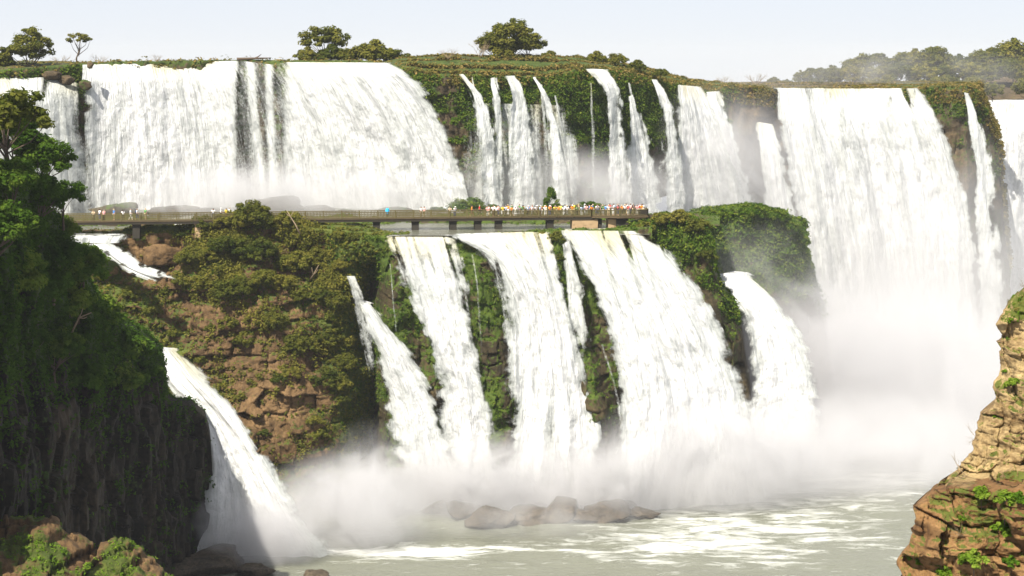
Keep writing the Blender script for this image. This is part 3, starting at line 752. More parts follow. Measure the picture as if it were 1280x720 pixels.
# upper left
fall('pale broken fall over mossy rock at far left, above the jungle', [(-60, 92), (-40, 130), (-30, 280)], [(112, 86), (116, 150), (120, 275)], [319, 336], [314, 331],
     lambda u, v, px, py: 0.72 + 0.35 * fbm(px * .035, py * .008, 0, 3, 5) - 0.7 * gauss(px, 104 + 0.05 * (py - 100), 6) * sstep(190, 150, py) - 0.5 * gauss(px, 58, 5) * sstep(150, 100, py), 110, 120, 1, bend=[(0, 0), (.4, 6), (.75, 10), (.88, 18), (1, 8)], group=G1)
def d_main(u, v, px, py):
    m = gauss(px, 326 + 0.02 * (py - 80), 40) ** 1
    win = sstep(286, 300, px) * sstep(372, 352, px)
    streams = gauss(px, 313 + .10 * (py - 85), 5) + gauss(px, 336 + .05 * (py - 85), 4) + gauss(px, 289, 4)
    low = sstep(190, 260, py)
    r = 1 - win * (0.60 - 0.16 * low + .14 * fbm(px * .12, py * .006, 0, 3, 7)) * (1 - 0.7 * np.clip(streams, 0, 1))
    return r * (0.9 + 0.25 * fbm(px * .03, py * .004, 0, 3, 8))
fall('broadest white curtain of the upper falls, behind the left half of the walkway', [(109, 81), (113, 150), (116, 285)], [(492, 79), (520, 100), (545, 138), (565, 185), (588, 285)], [337, 350, 348, 338], [330, 342, 340, 331], d_main, 260, 150, 2, lead=8,
     bend=[(0, 0), (.3, -3), (.5, -4), (.6, 1), (.65, -2), (1, 0)], group=G1, flare=0.03)
# thin streams of the upper middle
def soft(a=1.0): return lambda u, v, px, py: a * (0.97 - 0.20 * v) + 0 * px
fall('slanting white ribbon, leftmost of the thin streams on the green upper cliff', [(573, 94), (588, 112), (598, 150), (603, 270)], [(580, 93), (604, 118), (618, 160), (630, 270)], [336, 337], [331, 332], soft(), 24, 110, 3, group=G1, flare=.3)
fall('faint narrow trickle between two white ribbons on the green upper cliff', [(612, 99), (616, 130), (616, 270)], [(620, 97), (628, 130), (632, 270)], [338, 338], [334, 334], soft(.72), 20, 100, 4, group=G1, flare=.3)
fall('veil of fine parallel streams widening down the green upper cliff', [(630, 96), (640, 120), (634, 150), (632, 270)], [(646, 95), (661, 118), (664, 150), (672, 270)], [339, 340], [335, 336],
     lambda u, v, px, py: 0.86 - 0.28 * gauss(u, .5, .14) * sstep(.5, .15, v) + .2 * fbm(u * 9, v * 1.5, 0, 2, 3), 40, 110, 5, group=G1, flare=.2)
fall('long white ribbon bending right on the middle of the green upper cliff', [(666, 97), (678, 120), (683, 160), (690, 270)], [(671, 97), (690, 122), (701, 165), (716, 270)], [342, 343], [337, 338], soft(), 24, 110, 6, group=G1, flare=.3)
for i, (a, b, lb) in enumerate([((590, 97, 598, 140, 600, 260), 3, 'hair thin trickle just right of the leftmost thin stream'), ((651, 110, 655, 150, 655, 260), 4, 'hair thin trickle right of the veil of parallel streams'), ((676, 106, 680, 160, 682, 260), 4, 'hair thin trickle along the left side of the long bending ribbon'), ((694, 120, 704, 170, 708, 260), 4, 'hair thin trickle along the right side of the long bending ribbon'), ((738, 104, 740, 160, 741, 260), 4, 'hair thin trickle left of the double stream'), ((786, 104, 790, 130, 800, 250), 4, 'hair thin trickle above the white wedge of spray')]):
    x = np.array(a[0::2], float); y = np.array(a[1::2], float)
    fall(lb, list(zip(x - b * .4, y)), list(zip(x + b * np.array([.5, .9, 1.5]), y)), [np.interp(x[0], [560, 700, 800], [339, 344, 366])] * 2, [np.interp(x[0], [560, 700, 800], [334, 339, 361])] * 2, soft(.46), 12, 90, 40 + i, lead=1, group=G1, flare=.35)
fall('broad thin veil of drips hanging behind the thin streams of the upper cliff', [(578, 128), (580, 180), (578, 270)], [(712, 132), (722, 180), (732, 270)], [341, 341, 346], [338, 338, 342], lambda u, v, px, py: .40 + .22 * v + .35 * fbm(px * .06, py * .004, 0, 3, 61), 90, 90, 50, lead=0, group=G1, flare=.15)
for i, (a, b, lb) in enumerate([((572, 312, 580, 350, 588, 410, 592, 450), 4, 'thin trickle down the left part of the wide mossy buttress'), ((590, 318, 597, 360, 600, 420, 602, 470), 4, 'thin trickle down the middle of the wide mossy buttress'), ((618, 330, 626, 370, 634, 420, 638, 520), 5, 'thin trickle down the right edge of the wide mossy buttress'), ((487, 330, 489, 360, 492, 400, 494, 430), 3, 'short trickle on the green rock left of the bright lower fall'), ((752, 430, 768, 480, 776, 530, 778, 580), 4, 'thin trickle on the rock below the grey veil')]):
    x = np.array(a[0::2], float); y = np.array(a[1::2], float)
    fall(lb, list(zip(x - b * .4, y)), list(zip(x + b * np.array([.5, .7, .9, 1.3]), y)), [276, 276], [270.5, 270.5], soft(.40), 12, 90, 60 + i, lead=0, group=G2, flare=.35, tail=True)
fall('double stream spilling from a notch in the mossy upper cliff', [(733, 86), (752, 104), (757, 150), (760, 275)], [(762, 88), (778, 106), (781, 150), (790, 275)], [355, 358], [350, 353],
     lambda u, v, px, py: 0.9 - 0.35 * gauss(u, .55, .12) * sstep(.1, .3, v), 36, 110, 7, group=G1, flare=.22)
fall('white wedge of spray widening downward left of the double right ribbons', [(785, 122), (784, 180), (778, 290)], [(793, 118), (812, 165), (838, 290)], [366, 370], [360, 364], soft(.98), 32, 100, 8, lead=2, group=G1, flare=.25)
fall('narrow stream beside the white wedge of the upper cliff', [(814, 100), (824, 125), (826, 180), (828, 290)], [(823, 100), (842, 125), (850, 175), (868, 290)], [375, 379], [369, 373], soft(.92), 28, 100, 9, group=G1, flare=.25)
fall('wide blue shaded fall just left of the brown buttress', [(846, 106), (848, 160), (842, 300)], [(878, 110), (898, 150), (918, 205), (948, 300)], [386, 400], [378, 390], soft(), 60, 110, 10, group=G1, flare=.1)
fall('short fall in the corner against the brown buttress', [(868, 116), (890, 165), (925, 300)], [(900, 114), (912, 150), (930, 210), (965, 300)], [404, 414], [396, 405], soft(.95), 40, 100, 11, group=G1, flare=.15)
def d_throat(u, v, px, py):
    r = 1 - 0.5 * gauss(px, 1130 + .3 * (py - 110), 5) * sstep(210, 150, py) - .35 * gauss(px, 1003 + .25 * (py - 110), 5) * sstep(260, 180, py)
    return r * (0.90 + .3 * fbm(px * .05 - py * .013, py * .004, 0, 4, 12)) - .35 * sstep(.3, .02, v) * sstep(.1, .4, fbm(px * .10, py * .02, 0, 3, 14))
fall('huge white fall plunging into the misty gorge at right', [(966, 111), (970, 150), (982, 200), (1002, 300), (1025, 480)], [(1150, 111), (1176, 150), (1198, 210), (1214, 290), (1235, 480)], [433, 447, 450], [416, 434, 436], d_throat, 170, 150, 13, lead=10, group=G1, flare=.04)
fall('side fall spreading from a lower ledge of the brown buttress', [(944, 152), (946, 200), (960, 300), (975, 480)], [(968, 157), (985, 200), (1006, 300), (1030, 480)], [424, 426], [414, 416], soft(), 40, 110, 16, lead=2, group=G1, flare=.1)
fall('thin fall dropping from the brown headland at right', [(1205, 116), (1212, 150), (1216, 200), (1226, 480)], [(1212, 118), (1228, 150), (1240, 200), (1262, 480)], [438, 440], [434, 436], soft(.9), 26, 100, 14, group=G1, flare=.25)
fall('farthest white fall at the right edge behind the brown headland', [(1222, 128), (1222, 160), (1222, 460)], [(1390, 124), (1392, 160), (1395, 460)], [510, 530], [500, 520], None, 100, 120, 15, lead=22, group=G1, flare=.03)
# lower
LIP = lambda u, v, px, py: 0.98 - 0.5 * sstep(.36, .03, v) * sstep(.10, .45, fbm(px * .16 - py * .05, py * .012, 0, 3, 33))
fall('left cascade pouring past the dark cliff into the river', [(190, 438), (202, 475), (226, 500), (250, 540), (254, 600), (226, 705)], [(219, 440), (246, 462), (287, 506), (328, 568), (363, 628), (404, 705)], [259, 260], [243, 245],
     None, 60, 130, 20, lead=3, group=G2, flare=.1, rough=1.2)
fall('shaded bluish fall left of the lower falls, starting halfway down', [(448, 376), (458, 410), (474, 470), (492, 540), (500, 640)], [(466, 382), (506, 428), (540, 490), (566, 560), (580, 640)], [280, 279], [272, 273], soft(.98), 50, 120, 21, lead=2, group=G2, flare=.12)
fall('bright white fall left of the mossy buttress below the walkway', [(484, 297), (500, 335), (530, 410), (553, 490), (566, 560), (566, 640)], [(562, 298), (574, 350), (590, 430), (612, 515), (608, 560), (606, 640)], [282, 282], [273, 272], LIP, 90, 140, 22, lead=4, group=G2, flare=.06)
fall('streaky fall between the two mossy buttresses of the lower falls', [(556, 297), (600, 312), (628, 348), (641, 410), (646, 500), (638, 640)], [(688, 292), (698, 340), (716, 420), (730, 500), (738, 640)], [282, 282.5, 283], [271, 271],
     lambda u, v, px, py: LIP(u, v, px, py) - 0.55 * gauss(u, .12, .12) * sstep(.5, .1, v) - .5 * gauss(px, 688, 7) * gauss(py, 545, 40) , 110, 150, 23, lead=4, group=G2, flare=.05)
fall('thin grey veil in the cleft beside the biggest lower fall', [(703, 308), (706, 350), (708, 440)], [(712, 300), (728, 345), (745, 440)], [281, 281], [276.5, 276], soft(.86), 26, 80, 24, lead=1, tail=True, group=G2, flare=.2)
fall('biggest lower fall, below the viewing platform', [(704, 291), (735, 345), (762, 420), (782, 480), (788, 540), (780, 650)], [(792, 289), (835, 316), (868, 366), (893, 416), (914, 468), (930, 530), (950, 650)], [283, 285, 287], [270, 272, 275],
     lambda u, v, px, py: LIP(u, v, px, py) - .5 * gauss(px, 762 + .35 * (py - 308), 5) * gauss(py, 308, 18) - .45 * gauss(px, 783 + .5 * (py - 305), 4) * gauss(py, 305, 16) - .4 * gauss(px, 738, 5) * gauss(py, 375, 35), 150, 150, 25, lead=5, group=G2, flare=.04)
fall('curving fall pouring out between the green spur and hazy outcrop', [(893, 347), (908, 368), (928, 392), (940, 440), (948, 560)], [(940, 346), (968, 368), (992, 412), (1012, 466), (1022, 560)], [303, 309], [294, 298],
     None, 70, 110, 26, lead=6, bend=[(0, 9), (.2, 2), (.5, -2), (.8, 0), (1, 7)], group=G2, flare=.06)
# stream that feeds the left cascade
fall('foaming stream running down over ledges left of the thicket', [(92, 306), (116, 316), (132, 330), (146, 341), (190, 357)], [(152, 302), (160, 312), (172, 324), (198, 336), (228, 350)], [284.5, 285], [273, 274], lambda u, v, px, py: 1.0 - .55 * sstep(.15, .45, fbm(px * .09, py * .16, 0, 3, 34)), 60, 90, 27, lead=1, tail=True, group='rapids beside the jungle bank', name='rapids', cat='rapids')
fall('small white step of water under the walkway beside the jungle', [(92, 294), (92, 304)], [(158, 295), (152, 304)], [284.5, 284.5], [283.6, 283.6], lambda u, v, px, py: .9 + 0 * px, 50, 20, 28, lead=2, group='rapids beside the jungle bank', name='rapids', cat='rapids')
fall('thin trickle on the dark notch left of the shaded fall', [(432, 345), (440, 372), (448, 420), (460, 490)], [(444, 345), (456, 372), (466, 420), (482, 490)], [281, 281], [277, 277], soft(.56), 20, 80, 29, lead=0, tail=True, group=G2, flare=.3)

# ------------------------------------------------------------------ ground cover (stuff)
scatter('undergrowth', 'mid', lambda r: sstep(.25, .7, r['moss']) + 0.12, M['leaf_olive'], 8000, 12, 0.55, 0.42, 'low olive undergrowth on the ledges of the middle cliff', 301)
scatter('undergrowth', 'mid', lambda r: sstep(225, 250, r['px']) * sstep(485, 470, r['px']) * (.08 + sstep(430, 330, r['py'] - .5 * (r['px'] - 330))) * sstep(-.15, .3, fbm(r['G'][..., 0] * .16, r['G'][..., 2] * .2, 0, 3, 58)) * (np.arange(r['G'].shape[1])[None, :] >= r['nb'] - 2), M['leaf_olive'], 900, 60, 1.0, 0.40, 'bushy undergrowth filling the thicket below the walkway', 312)
scatter('grass', 'mid', lambda r: .15 + sstep(.2, .5, r['moss']) * sstep(.1, .5, r['N'][..., 2]) + .5 * sstep(235, 215, r['px']), M['leaf_dry'], 2600, 9, 0.42, 0.34, 'dry brownish grass on the ledges of the middle cliff', 314, asp=.3)
scatter('foliage', 'bank', lambda r: .3 + r['moss'], M['leaf_moss'], 2600, 9, 0.5, 0.36, 'low green plants on the river shelf behind the walkway', 313)
scatter('undergrowth', 'mid', lambda r: sstep(.35, .7, r['moss']), M['leaf_moss'], 2600, 10, 0.45, 0.36, 'bright green plants on the ledges of the middle cliff', 302)
scatter('moss', 'low', lambda r: sstep(.42, .7, r['moss']), M['leaf_moss'], 4200, 10, 0.40, 0.34, 'hanging moss on the rock behind the lower falls', 303, droop=1.0)
scatter('foliage', 'spur', lambda r: sstep(.4, .7, r['moss']) * sstep(460, 370, r['py']), M['leaf_moss'], 3600, 12, 0.75, 0.5, 'dense green cover on the spur beside the platform', 304, droop=.5)
scatter('foliage', 'isle', lambda r: sstep(.4, .8, r['moss']) * sstep(440, 340, r['py']), M['leaf_moss'], 3800, 12, 0.95, 0.6, 'dense green cover on the hazy outcrop', 305, droop=.5)
scatter('grass', 'upper', lambda r: (np.arange(r['G'].shape[1])[None, :] < r['nb'] + 6) * (np.arange(r['G'].shape[1])[None, :] > 2) * (.25 + sstep(488, 520, r['px'])) * (r['G'][..., 1] < 520), M['leaf_dry'], 17000, 9, 0.8, 0.6, 'dry yellow grass on the hill above the upper cliff', 306)
scatter('moss', 'upper', lambda r: sstep(.45, .7, r['moss']) * (np.arange(r['G'].shape[1])[None, :] > r['nb']) * sstep(250, 170, r['py']) * (sstep(495, 520, r['px']) + sstep(125, 110, r['px'])), M['leaf_moss'], 15000, 10, 0.7, 0.5, 'green plants hanging on the upper cliff', 307, droop=.8)
scatter('foliage', 'left', lambda r: sstep(540, 440, r['py'] + 60 * fbm(r['G'][..., 1] * .15, r['G'][..., 2] * .1, 0, 3, 86)) + 0.10 * sstep(.1, .4, r['moss']), M['leaf_jungle'], 10000, 14, 0.85, 0.46, 'dark jungle undergrowth on the left bank', 308, droop=.4)
scatter('moss', 'ledge', lambda r: sstep(.45, .7, r['moss']), M['leaf_bright'], 3600, 9, 0.28, 0.22, 'yellow green plants on the sunlit ledge', 309)
scatter('grass', 'right', lambda r: sstep(.45, .8, r['moss']), M['leaf_dry'], 1700, 10, 0.10, 0.12, 'dry grass in the cracks of the near ochre cliff', 310, asp=.2)
scatter('grass', 'right', lambda r: sstep(440, 370, r['py']) * sstep(.2, .5, r['moss']), M['leaf_bright'], 900, 12, 0.12, 0.13, 'green grass on top of the near ochre cliff', 311, asp=.25)
# ------------------------------------------------------------------ individual plants
ZOFF = {}
def place_on(key, px, py, k, name, s, label, cat, group, sink=0.25, rz=None, sc=None):
    p, n = on(key, px, py)
    if key == 'left': s = s * p[1] / 200 * (1.45 if py > 380 else 1.15 if py > 330 else 1)
    return plant(k, name, (p[0] - n[0] * sink, p[1] - n[1] * sink, p[2] - sink), s, label, cat, group, rz, sc)

# jungle on the dark left bank: rows from the top of the slope down
JR = [('top row', [(-8, 214, .95), (22, 228, 0.9), (50, 250, .85), (72, 280, .62)]),
      ('second row', [(5, 285, .95), (42, 300, .85), (78, 322, .60), (98, 352, .48)]),
      ('third row', [(-20, 345, .9), (20, 350, .85), (60, 368, .75), (98, 392, .60), (126, 402, .46)]),
      ('fourth row', [(0, 410, .75), (42, 418, .7), (84, 432, .62), (122, 444, .5), (152, 446, .42)]),
      ('lowest row', [(18, 470, .5), (62, 478, .5), (104, 482, .45), (146, 484, .42), (176, 474, .36)])]
i = 0
for rn, lst in JR:
    for j, (px, py, s) in enumerate(lst):
        small = s < 0.47
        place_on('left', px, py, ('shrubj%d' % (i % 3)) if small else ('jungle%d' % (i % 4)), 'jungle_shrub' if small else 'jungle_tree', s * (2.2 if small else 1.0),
                 '%s in the jungle bank\'s %s, %s from the left' % ('dark bushy shrub' if small else 'dense dark green tree', rn, ORD[j]),
                 'shrub' if small else 'tree', 'jungle growing on the dark left bank', sink=0.6)
        i += 1
place_on('left', 4, 216, 'umb1', 'overhanging_tree', 1.55, 'tree with yellowish open branches leaning in at the left edge before the falls', 'tree', None, sink=0.4)

# thicket on the middle cliff
TR = [('rim row', [(232, 296, .45), (256, 292, .62), (276, 291, .74), (296, 291, .92), (314, 291, .9), (334, 292, .72), (354, 294, .66), (374, 296, .6), (396, 297, .55), (418, 298, .55), (440, 300, .45), (462, 302, .42)]),
      ('second row', [(238, 322, .66), (260, 328, .8), (284, 333, .9), (308, 334, .95), (332, 334, .9), (356, 335, .88), (380, 337, .8), (402, 338, .72), (424, 346, .6)]),
      ('third row', [(232, 352, .55), (254, 366, .74), (280, 374, .86), (306, 378, .9), (332, 378, .9), (358, 382, .85), (382, 386, .82), (404, 392, .75), (424, 404, .62)]),
      ('fourth row', [(262, 410, .5), (288, 414, .56), (314, 424, .6), (340, 430, .68), (364, 436, .72), (388, 440, .75), (410, 446, .7), (428, 456, .6)]),
      ('fifth row', [(352, 474, .5), (376, 484, .6), (398, 490, .66), (418, 498, .64), (434, 510, .5)]),
      ('lowest row', [(386, 530, .5), (408, 542, .56), (430, 556, .5), (400, 584, .45)])]
i = 0
for rn, lst in TR:
    for j, (px, py, s) in enumerate(lst):
        small = s < .58; px += random.uniform(-9, 9); py += random.uniform(-4, 4) if rn == 'rim row' else random.uniform(-15, 15); s *= random.uniform(.75, 1.15)
        place_on('mid', px, py, ('shrubo%d' % (i % 3)) if small else ('olive%d' % ((i * 3) % 4)), 'cliff_shrub' if small else 'cliff_tree', s * (1.5 if small else 1.1),
                 '%s in the thicket\'s %s below the walkway, %s from the left' % ('low olive shrub' if small else 'leafy olive tree', rn, ORD[j]),
                 'shrub' if small else 'tree', 'thicket on the middle cliff', sink=0.5)
        i += 1
for px, py, s, lb in [(122, 352, .7, 'green shrub on the rock below the foaming stream, nearest the jungle bank'), (164, 372, .9, 'round green shrub under the middle of the foaming stream'),
                      (140, 336, .6, 'shrub on the boulder bank between two bends of the foaming stream'), (206, 368, .6, 'small shrub at the foot of the foaming stream'),
                      (190, 392, .8, 'dark green shrub on a brown ledge above the left cascade, upper one'), (216, 420, .75, 'dark green shrub on a brown ledge above the left cascade, lower one'),
                      (212, 318, .6, 'low yellowish shrub on the reddish bank above the foaming stream'), (178, 300, .5, 'small shrub on top of the reddish bank below the walkway'),
                      (250, 452, .6, 'green shrub beside the top of the left cascade'), (300, 500, .55, 'small green shrub in a crack of the bare brown rock face'),
                      (330, 545, .55, 'shrub low on the brown cliff right of the left cascade')]:
    place_on('mid', px, py, 'shrubo%d' % random.randrange(3), 'cliff_shrub', s, lb, 'shrub', 'shrubs scattered on the brown cliff')
# bushes at the lip of the lower falls and on the buttresses
for px, py, s, lb in [(676, 296, .55, 'olive shrub at the lip between the two widest lower falls, left one'), (694, 300, .75, 'olive shrub at the lip between the two widest lower falls, right one'), (700, 326, .55, 'green shrub hanging below the lip between the two widest lower falls'),
                      (498, 318, .5, 'shrub on the rim just left of the bright lower fall'), (590, 312, .5, 'shrub capping the wide mossy buttress, left one'), (622, 318, .45, 'shrub capping the wide mossy buttress, right one')]:
    place_on('low', px, py, 'shrubo%d' % random.randrange(3), 'lip_shrub', s, lb, 'shrub', 'shrubs among the lower falls')
for px, py, s, lb in [(806, 290, 1.0, 'dark green shrub below the platform end, beside the biggest lower fall'), (828, 282, 1.1, 'rounded shrub on the green spur, leftmost on its top'), (850, 280, 1.2, 'rounded shrub in the middle of the top of the green spur'), (872, 290, 1.1, 'rounded shrub at the outer shoulder of the green spur'), (884, 325, .9, 'shrub clinging to the outer edge of the green spur')]:
    place_on('spur', px, py, 'shrubo%d' % random.randrange(3), 'spur_shrub', s, lb, 'shrub', 'shrubs on the green spur')
for j, (px, py, s) in enumerate([(872, 280, 1.3), (894, 277, 1.5), (918, 274, 1.5), (942, 272, 1.6), (966, 276, 1.5), (986, 288, 1.3), (1000, 306, 1.2), (1006, 335, 1.1)]):
    place_on('isle', px, py, 'cone1', 'outcrop_shrub', s * .5, 'pale green shrub along the top edge of the hazy outcrop, %s from the left' % ORD[j], 'shrub', 'shrubs on the hazy outcrop')

# skyline above the upper falls
def sky_plant(k, name, px, py, Y, s, label, cat, group='trees on the skyline above the upper falls', rz=0.0, sc=None):
    s = s * {'wood': 1.55, 'shru': 1.15, 'bare': 1.3}.get(k[:4], 1.4); p = at(px, py, Y); return plant(k, name, tuple(p), s, label, cat, group, rz, sc)
sky_plant('lean0', 'leaning_tree', 22, 92, 335, .92, 'bushy tree leaning right on the skyline at far left', 'tree')
sky_plant('shrubo0', 'skyline_shrub', 2, 86, 334, 1.2, 'low shrub at the left edge beside the leaning bushy tree', 'shrub')
sky_plant('umb0', 'slender_tree', 97, 84, 345, .78, 'small slender tree standing alone on the skyline near the left', 'tree')
sky_plant('umb1', 'spreading_tree', 408, 89, 368, 1.05, 'flat spreading tree with an open crown behind the main fall', 'tree')
for px, s, lb in [(386, 1.35, 'dense bush at the left foot of the flat spreading tree'), (412, 1.5, 'dense bush under the crown of the flat spreading tree'), (432, 1.2, 'bush at the right foot of the flat spreading tree'),
                  (470, 1.9, 'tall rounded bush between the flat spreading tree and the grassy hill'), (452, 1.6, 'olive bush just left of the tall rounded bush'), (492, 1.2, 'low bush right of the tall rounded bush'), (510, .8, 'small bush where the grassy hill begins')]:
    sky_plant('shrubo%d' % random.randrange(3), 'skyline_bush', px, 79, 364, s, lb, 'bush', rz=random.random() * 6)
sky_plant('wood0', 'hilltop_tree', 640, 75, 366, .72, 'rounded tree, tallest of the cluster on the grassy hill', 'tree')
sky_plant('olive1', 'hilltop_tree', 660, 76, 367, .85, 'dark tree at the right of the cluster on the grassy hill', 'tree')
sky_plant('olive2', 'hilltop_tree', 616, 75, 367, .80, 'pale tree at the left of the cluster on the grassy hill', 'tree')
sky_plant('shrubo1', 'hilltop_bush', 628, 76, 362, 1.2, 'low bush in front of the cluster on the grassy hill', 'bush')
sky_plant('bare0', 'bare_bush', 600, 74, 362, 1.1, 'bare twiggy bush left of the cluster on the grassy hill', 'bush')
for px, py, s, lb in [(686, 75, .8, 'small bush right of the cluster on the grassy hill'), (722, 80, .8, 'small bush left of the notch with the double stream'), (746, 80, 1.1, 'rounded bush above the double stream'), (770, 82, 1.1, 'rounded bush just right of the double stream'), (796, 88, .9, 'bush on the falling slope right of the double stream'), (826, 97, .8, 'last low bush on the slope before the hazy falls')]:
    sky_plant('shrubo%d' % random.randrange(3), 'hilltop_bush', px, py, 380, s, lb, 'bush', rz=random.random() * 6)
for px, py, s, lb in [(76, 82, .7, 'bare twiggy bush left of the slender tree'), (124, 81, .7, 'bare twiggy bush right of the slender tree'), (196, 77, .5, 'bare twiggy bush alone above the main fall'), (560, 73, .7, 'dry twiggy bush on the left slope of the grassy hill'), (905, 108, .9, 'dry twiggy bush on the hazy buttress, left one'), (945, 106, 1.0, 'dry twiggy bush on the hazy buttress, right one')]:
    sky_plant('bare1', 'bare_bush', px, py, 350 if px < 700 else 445, s, lb, 'bush', rz=random.random() * 6)
WSINK = 13
WR = [('back row', 575, [(972, 96, .28), (996, 95, .38), (1022, 93, .48), (1048, 92, .52), (1072, 89, .75), (1098, 88, .7), (1124, 88, .8), (1150, 87, .85), (1174, 86, .8), (1200, 86, .75), (1226, 85, .85), (1250, 84, .95), (1276, 83, 1.05)]),
      ('middle row', 530, [(985, 100, .28), (1012, 99, .36), (1040, 97, .5), (1068, 97, .5), (1096, 97, .5), (1124, 97, .55), (1152, 97, .6), (1180, 97, .6), (1208, 96, .6), (1236, 96, .7), (1264, 95, .8), (1288, 95, .85)]),
      ('front row', 485, [(1090, 106, .32), (1118, 106, .36), (1144, 106, .38), (1170, 105, .42), (1196, 105, .42), (1222, 107, .42), (1248, 112, .5), (1276, 114, .55)])]
i = 0
for rn, Y, lst in WR:
    for j, (px, py, s) in enumerate(lst):
        sky_plant('wood%d' % (i % 3), 'woodland_tree', px + random.uniform(-8, 8), py + WSINK, Y, s * random.uniform(.85, 1.2), 'hazy woodland tree at upper right, %s, %s from the left' % (rn, ORD[j]), 'tree', 'woodland above the right hand falls', rz=random.random() * 6)
        i += 1
# bushes on the river shelf behind the walkway
for k, px, py, Y, sc, lb in [('cone1', 581, 266, 318, (1.0, .8, .85), 'rounded green bush behind the walkway, left of the crowd'), ('cone0', 689, 266, 320, (.55, .55, .9), 'pointed green bush standing highest behind the crowd'), ('cone1', 690, 266, 317, (.9, .8, .5), 'broad low bush around the foot of the pointed bush'),
                             ('cone1', 736, 266, 318, (.9, .8, .62), 'low rounded bush behind the crowd right of the pointed bush'), ('cone1', 612, 264, 322, (.55, .6, .42), 'small bush behind the left end of the crowd'), ('cone1', 548, 264, 322, (.5, .5, .3), 'small low bush behind the walkway left of the rounded bush'), ('cone1', 512, 265, 322, (.35, .5, .24), 'smallest low bush behind the walkway'), ('cone1', 650, 268, 316, (.8, .7, .4), 'low spreading bush behind the crowd left of the pointed bush'), ('cone1', 772, 268, 318, (.8, .8, .42), 'low bush behind the viewing platform')]:
    plant(k, 'shelf_bush', tuple(at(px, py + 2, Y)), 1, lb, 'bush', 'bushes on the river shelf', None, sc)

# tufts on the near right cliff
PROTO['tuft0'] = make_tree(401, .75, .5, .08, 22, 60, .15, M['leaf_bright'], 'shrub')
PROTO['tuft1'] = make_tree(402, .75, .5, .08, 22, 60, .13, M['leaf_bright'], 'shrub')
PROTO['bare2'] = (make_bare(5, 1.4, 1.2, 4),)
for px, py, s, lb in [(1256, 465, .55, 'green tuft on the left edge of the ochre cliff, upper one'), (1270, 482, .8, 'green tuft near the right border, halfway up the ochre cliff'), (1243, 520, .6, 'green tuft on the left edge of the ochre cliff, lower one'), (1226, 618, .9, 'bright plant on the rock step where the ochre cliff narrows'), (1258, 622, 1.0, 'bright plant on the rock step, second from the left'), (1274, 620, .8, 'bright plant on the rock step at the right border'),
                      (1202, 650, .8, 'plant in the crack beside the large brown block'), (1256, 664, 1.1, 'large bright plant in the middle of the lower ochre rocks'), (1220, 704, 1.3, 'largest bright plant at the bottom of the ochre rocks'), (1142, 702, .8, 'plant at the lowest left corner of the ochre rocks'), (1266, 704, .8, 'plant at the bottom right corner'), (1188, 722, .9, 'plant at the bottom edge left of the largest bright plant'), (1262, 400, .6, 'green tuft near the top of the ochre cliff')]:
    place_on('right', px, py, random.choice(('tuft0', 'tuft1')), 'cliff_plant', s, lb, 'plant', 'green plants on the near ochre cliff', sink=0.12)
for px, py, s, rx, lb in [(1208, 596, 1.0, -0.7, 'bare twigs jutting left from the ochre cliff above the big block'), (1222, 548, .7, -0.8, 'bare twigs higher up on the edge of the ochre cliff'), (1205, 672, .9, -0.2, 'dry grassy twigs in the middle of the lower ochre rocks'), (1278, 352, .4, -0.4, 'bare twig at the top of the ochre cliff')]:
    p, n = on('right', px, py)
    o = plant('bare2', 'dry_twigs', tuple(p), s, lb, 'twigs', 'dry twigs on the near ochre cliff', 0.3); o.rotation_euler.y = rx
# dead wood
def dead_wood(name, pts, r, label, cat, mat=M['twig'], br=()):
    base = Vector(pts[0]); mb = MB(); q = [Vector(p) - base for p in pts]
    mb.tube(q, [r * (1 - .7 * i / (len(q) - 1)) for i in range(len(q))], 6)
    for i, d in br:
        mb.tube([q[i], q[i] + Vector(d) * .6, q[i] + Vector(d) * 1.0 + Vector((0, 0, .2))], [r * .5, r * .35, r * .15], 5)
    o = mb.build(name, mat, None, True); o.location = base
    return tag(o, label, cat)
p, n = on('left', 88, 420)
dead_wood('dead_branch', [p + np.array([0, 0, -.5]), p + np.array([1.2, -3.0, 1.2]), p + np.array([2.0, -3.6, 2.6]), p + np.array([3.4, -3.8, 3.2])], .16, 'pale dead branch sticking out of the dark jungle bank', 'branch', br=[(2, (.9, 0, -.1)), (2, (.5, -.2, .9))])
p, n = on('mid', 386, 352)
dead_wood('dead_branch', [p + np.array([0, 0, 0]), p + np.array([1.2, -3.6, 1.6]), p + np.array([2.2, -4.0, 3.4])], .15, 'grey dead branch slanting out of the thicket below the walkway', 'branch', br=[(1, (.9, -.3, .9)), (1, (-.2, -.3, 1.2))])
p = at(365, 282, 284.5)
dead_wood('dead_tree', [p + np.array([1.4, 0, -1.5]), p + np.array([.6, 0, 0.2]), p + np.array([-.3, 0, 1.6]), p + np.array([-.9, 0, 2.6])], .16, 'dead tree trunk slanting up in front of the walkway railing', 'trunk', br=[(2, (.6, .1, .8)), (2, (-.7, .1, .3))])
dead_wood('driftwood_log', [at(296, 74, 349), at(318, 73, 349.5), at(338, 72.5, 349)], .35, 'dark driftwood log lying on the lip above the main fall', 'log', M['bark'], br=[(1, (1.5, 0, .7))])

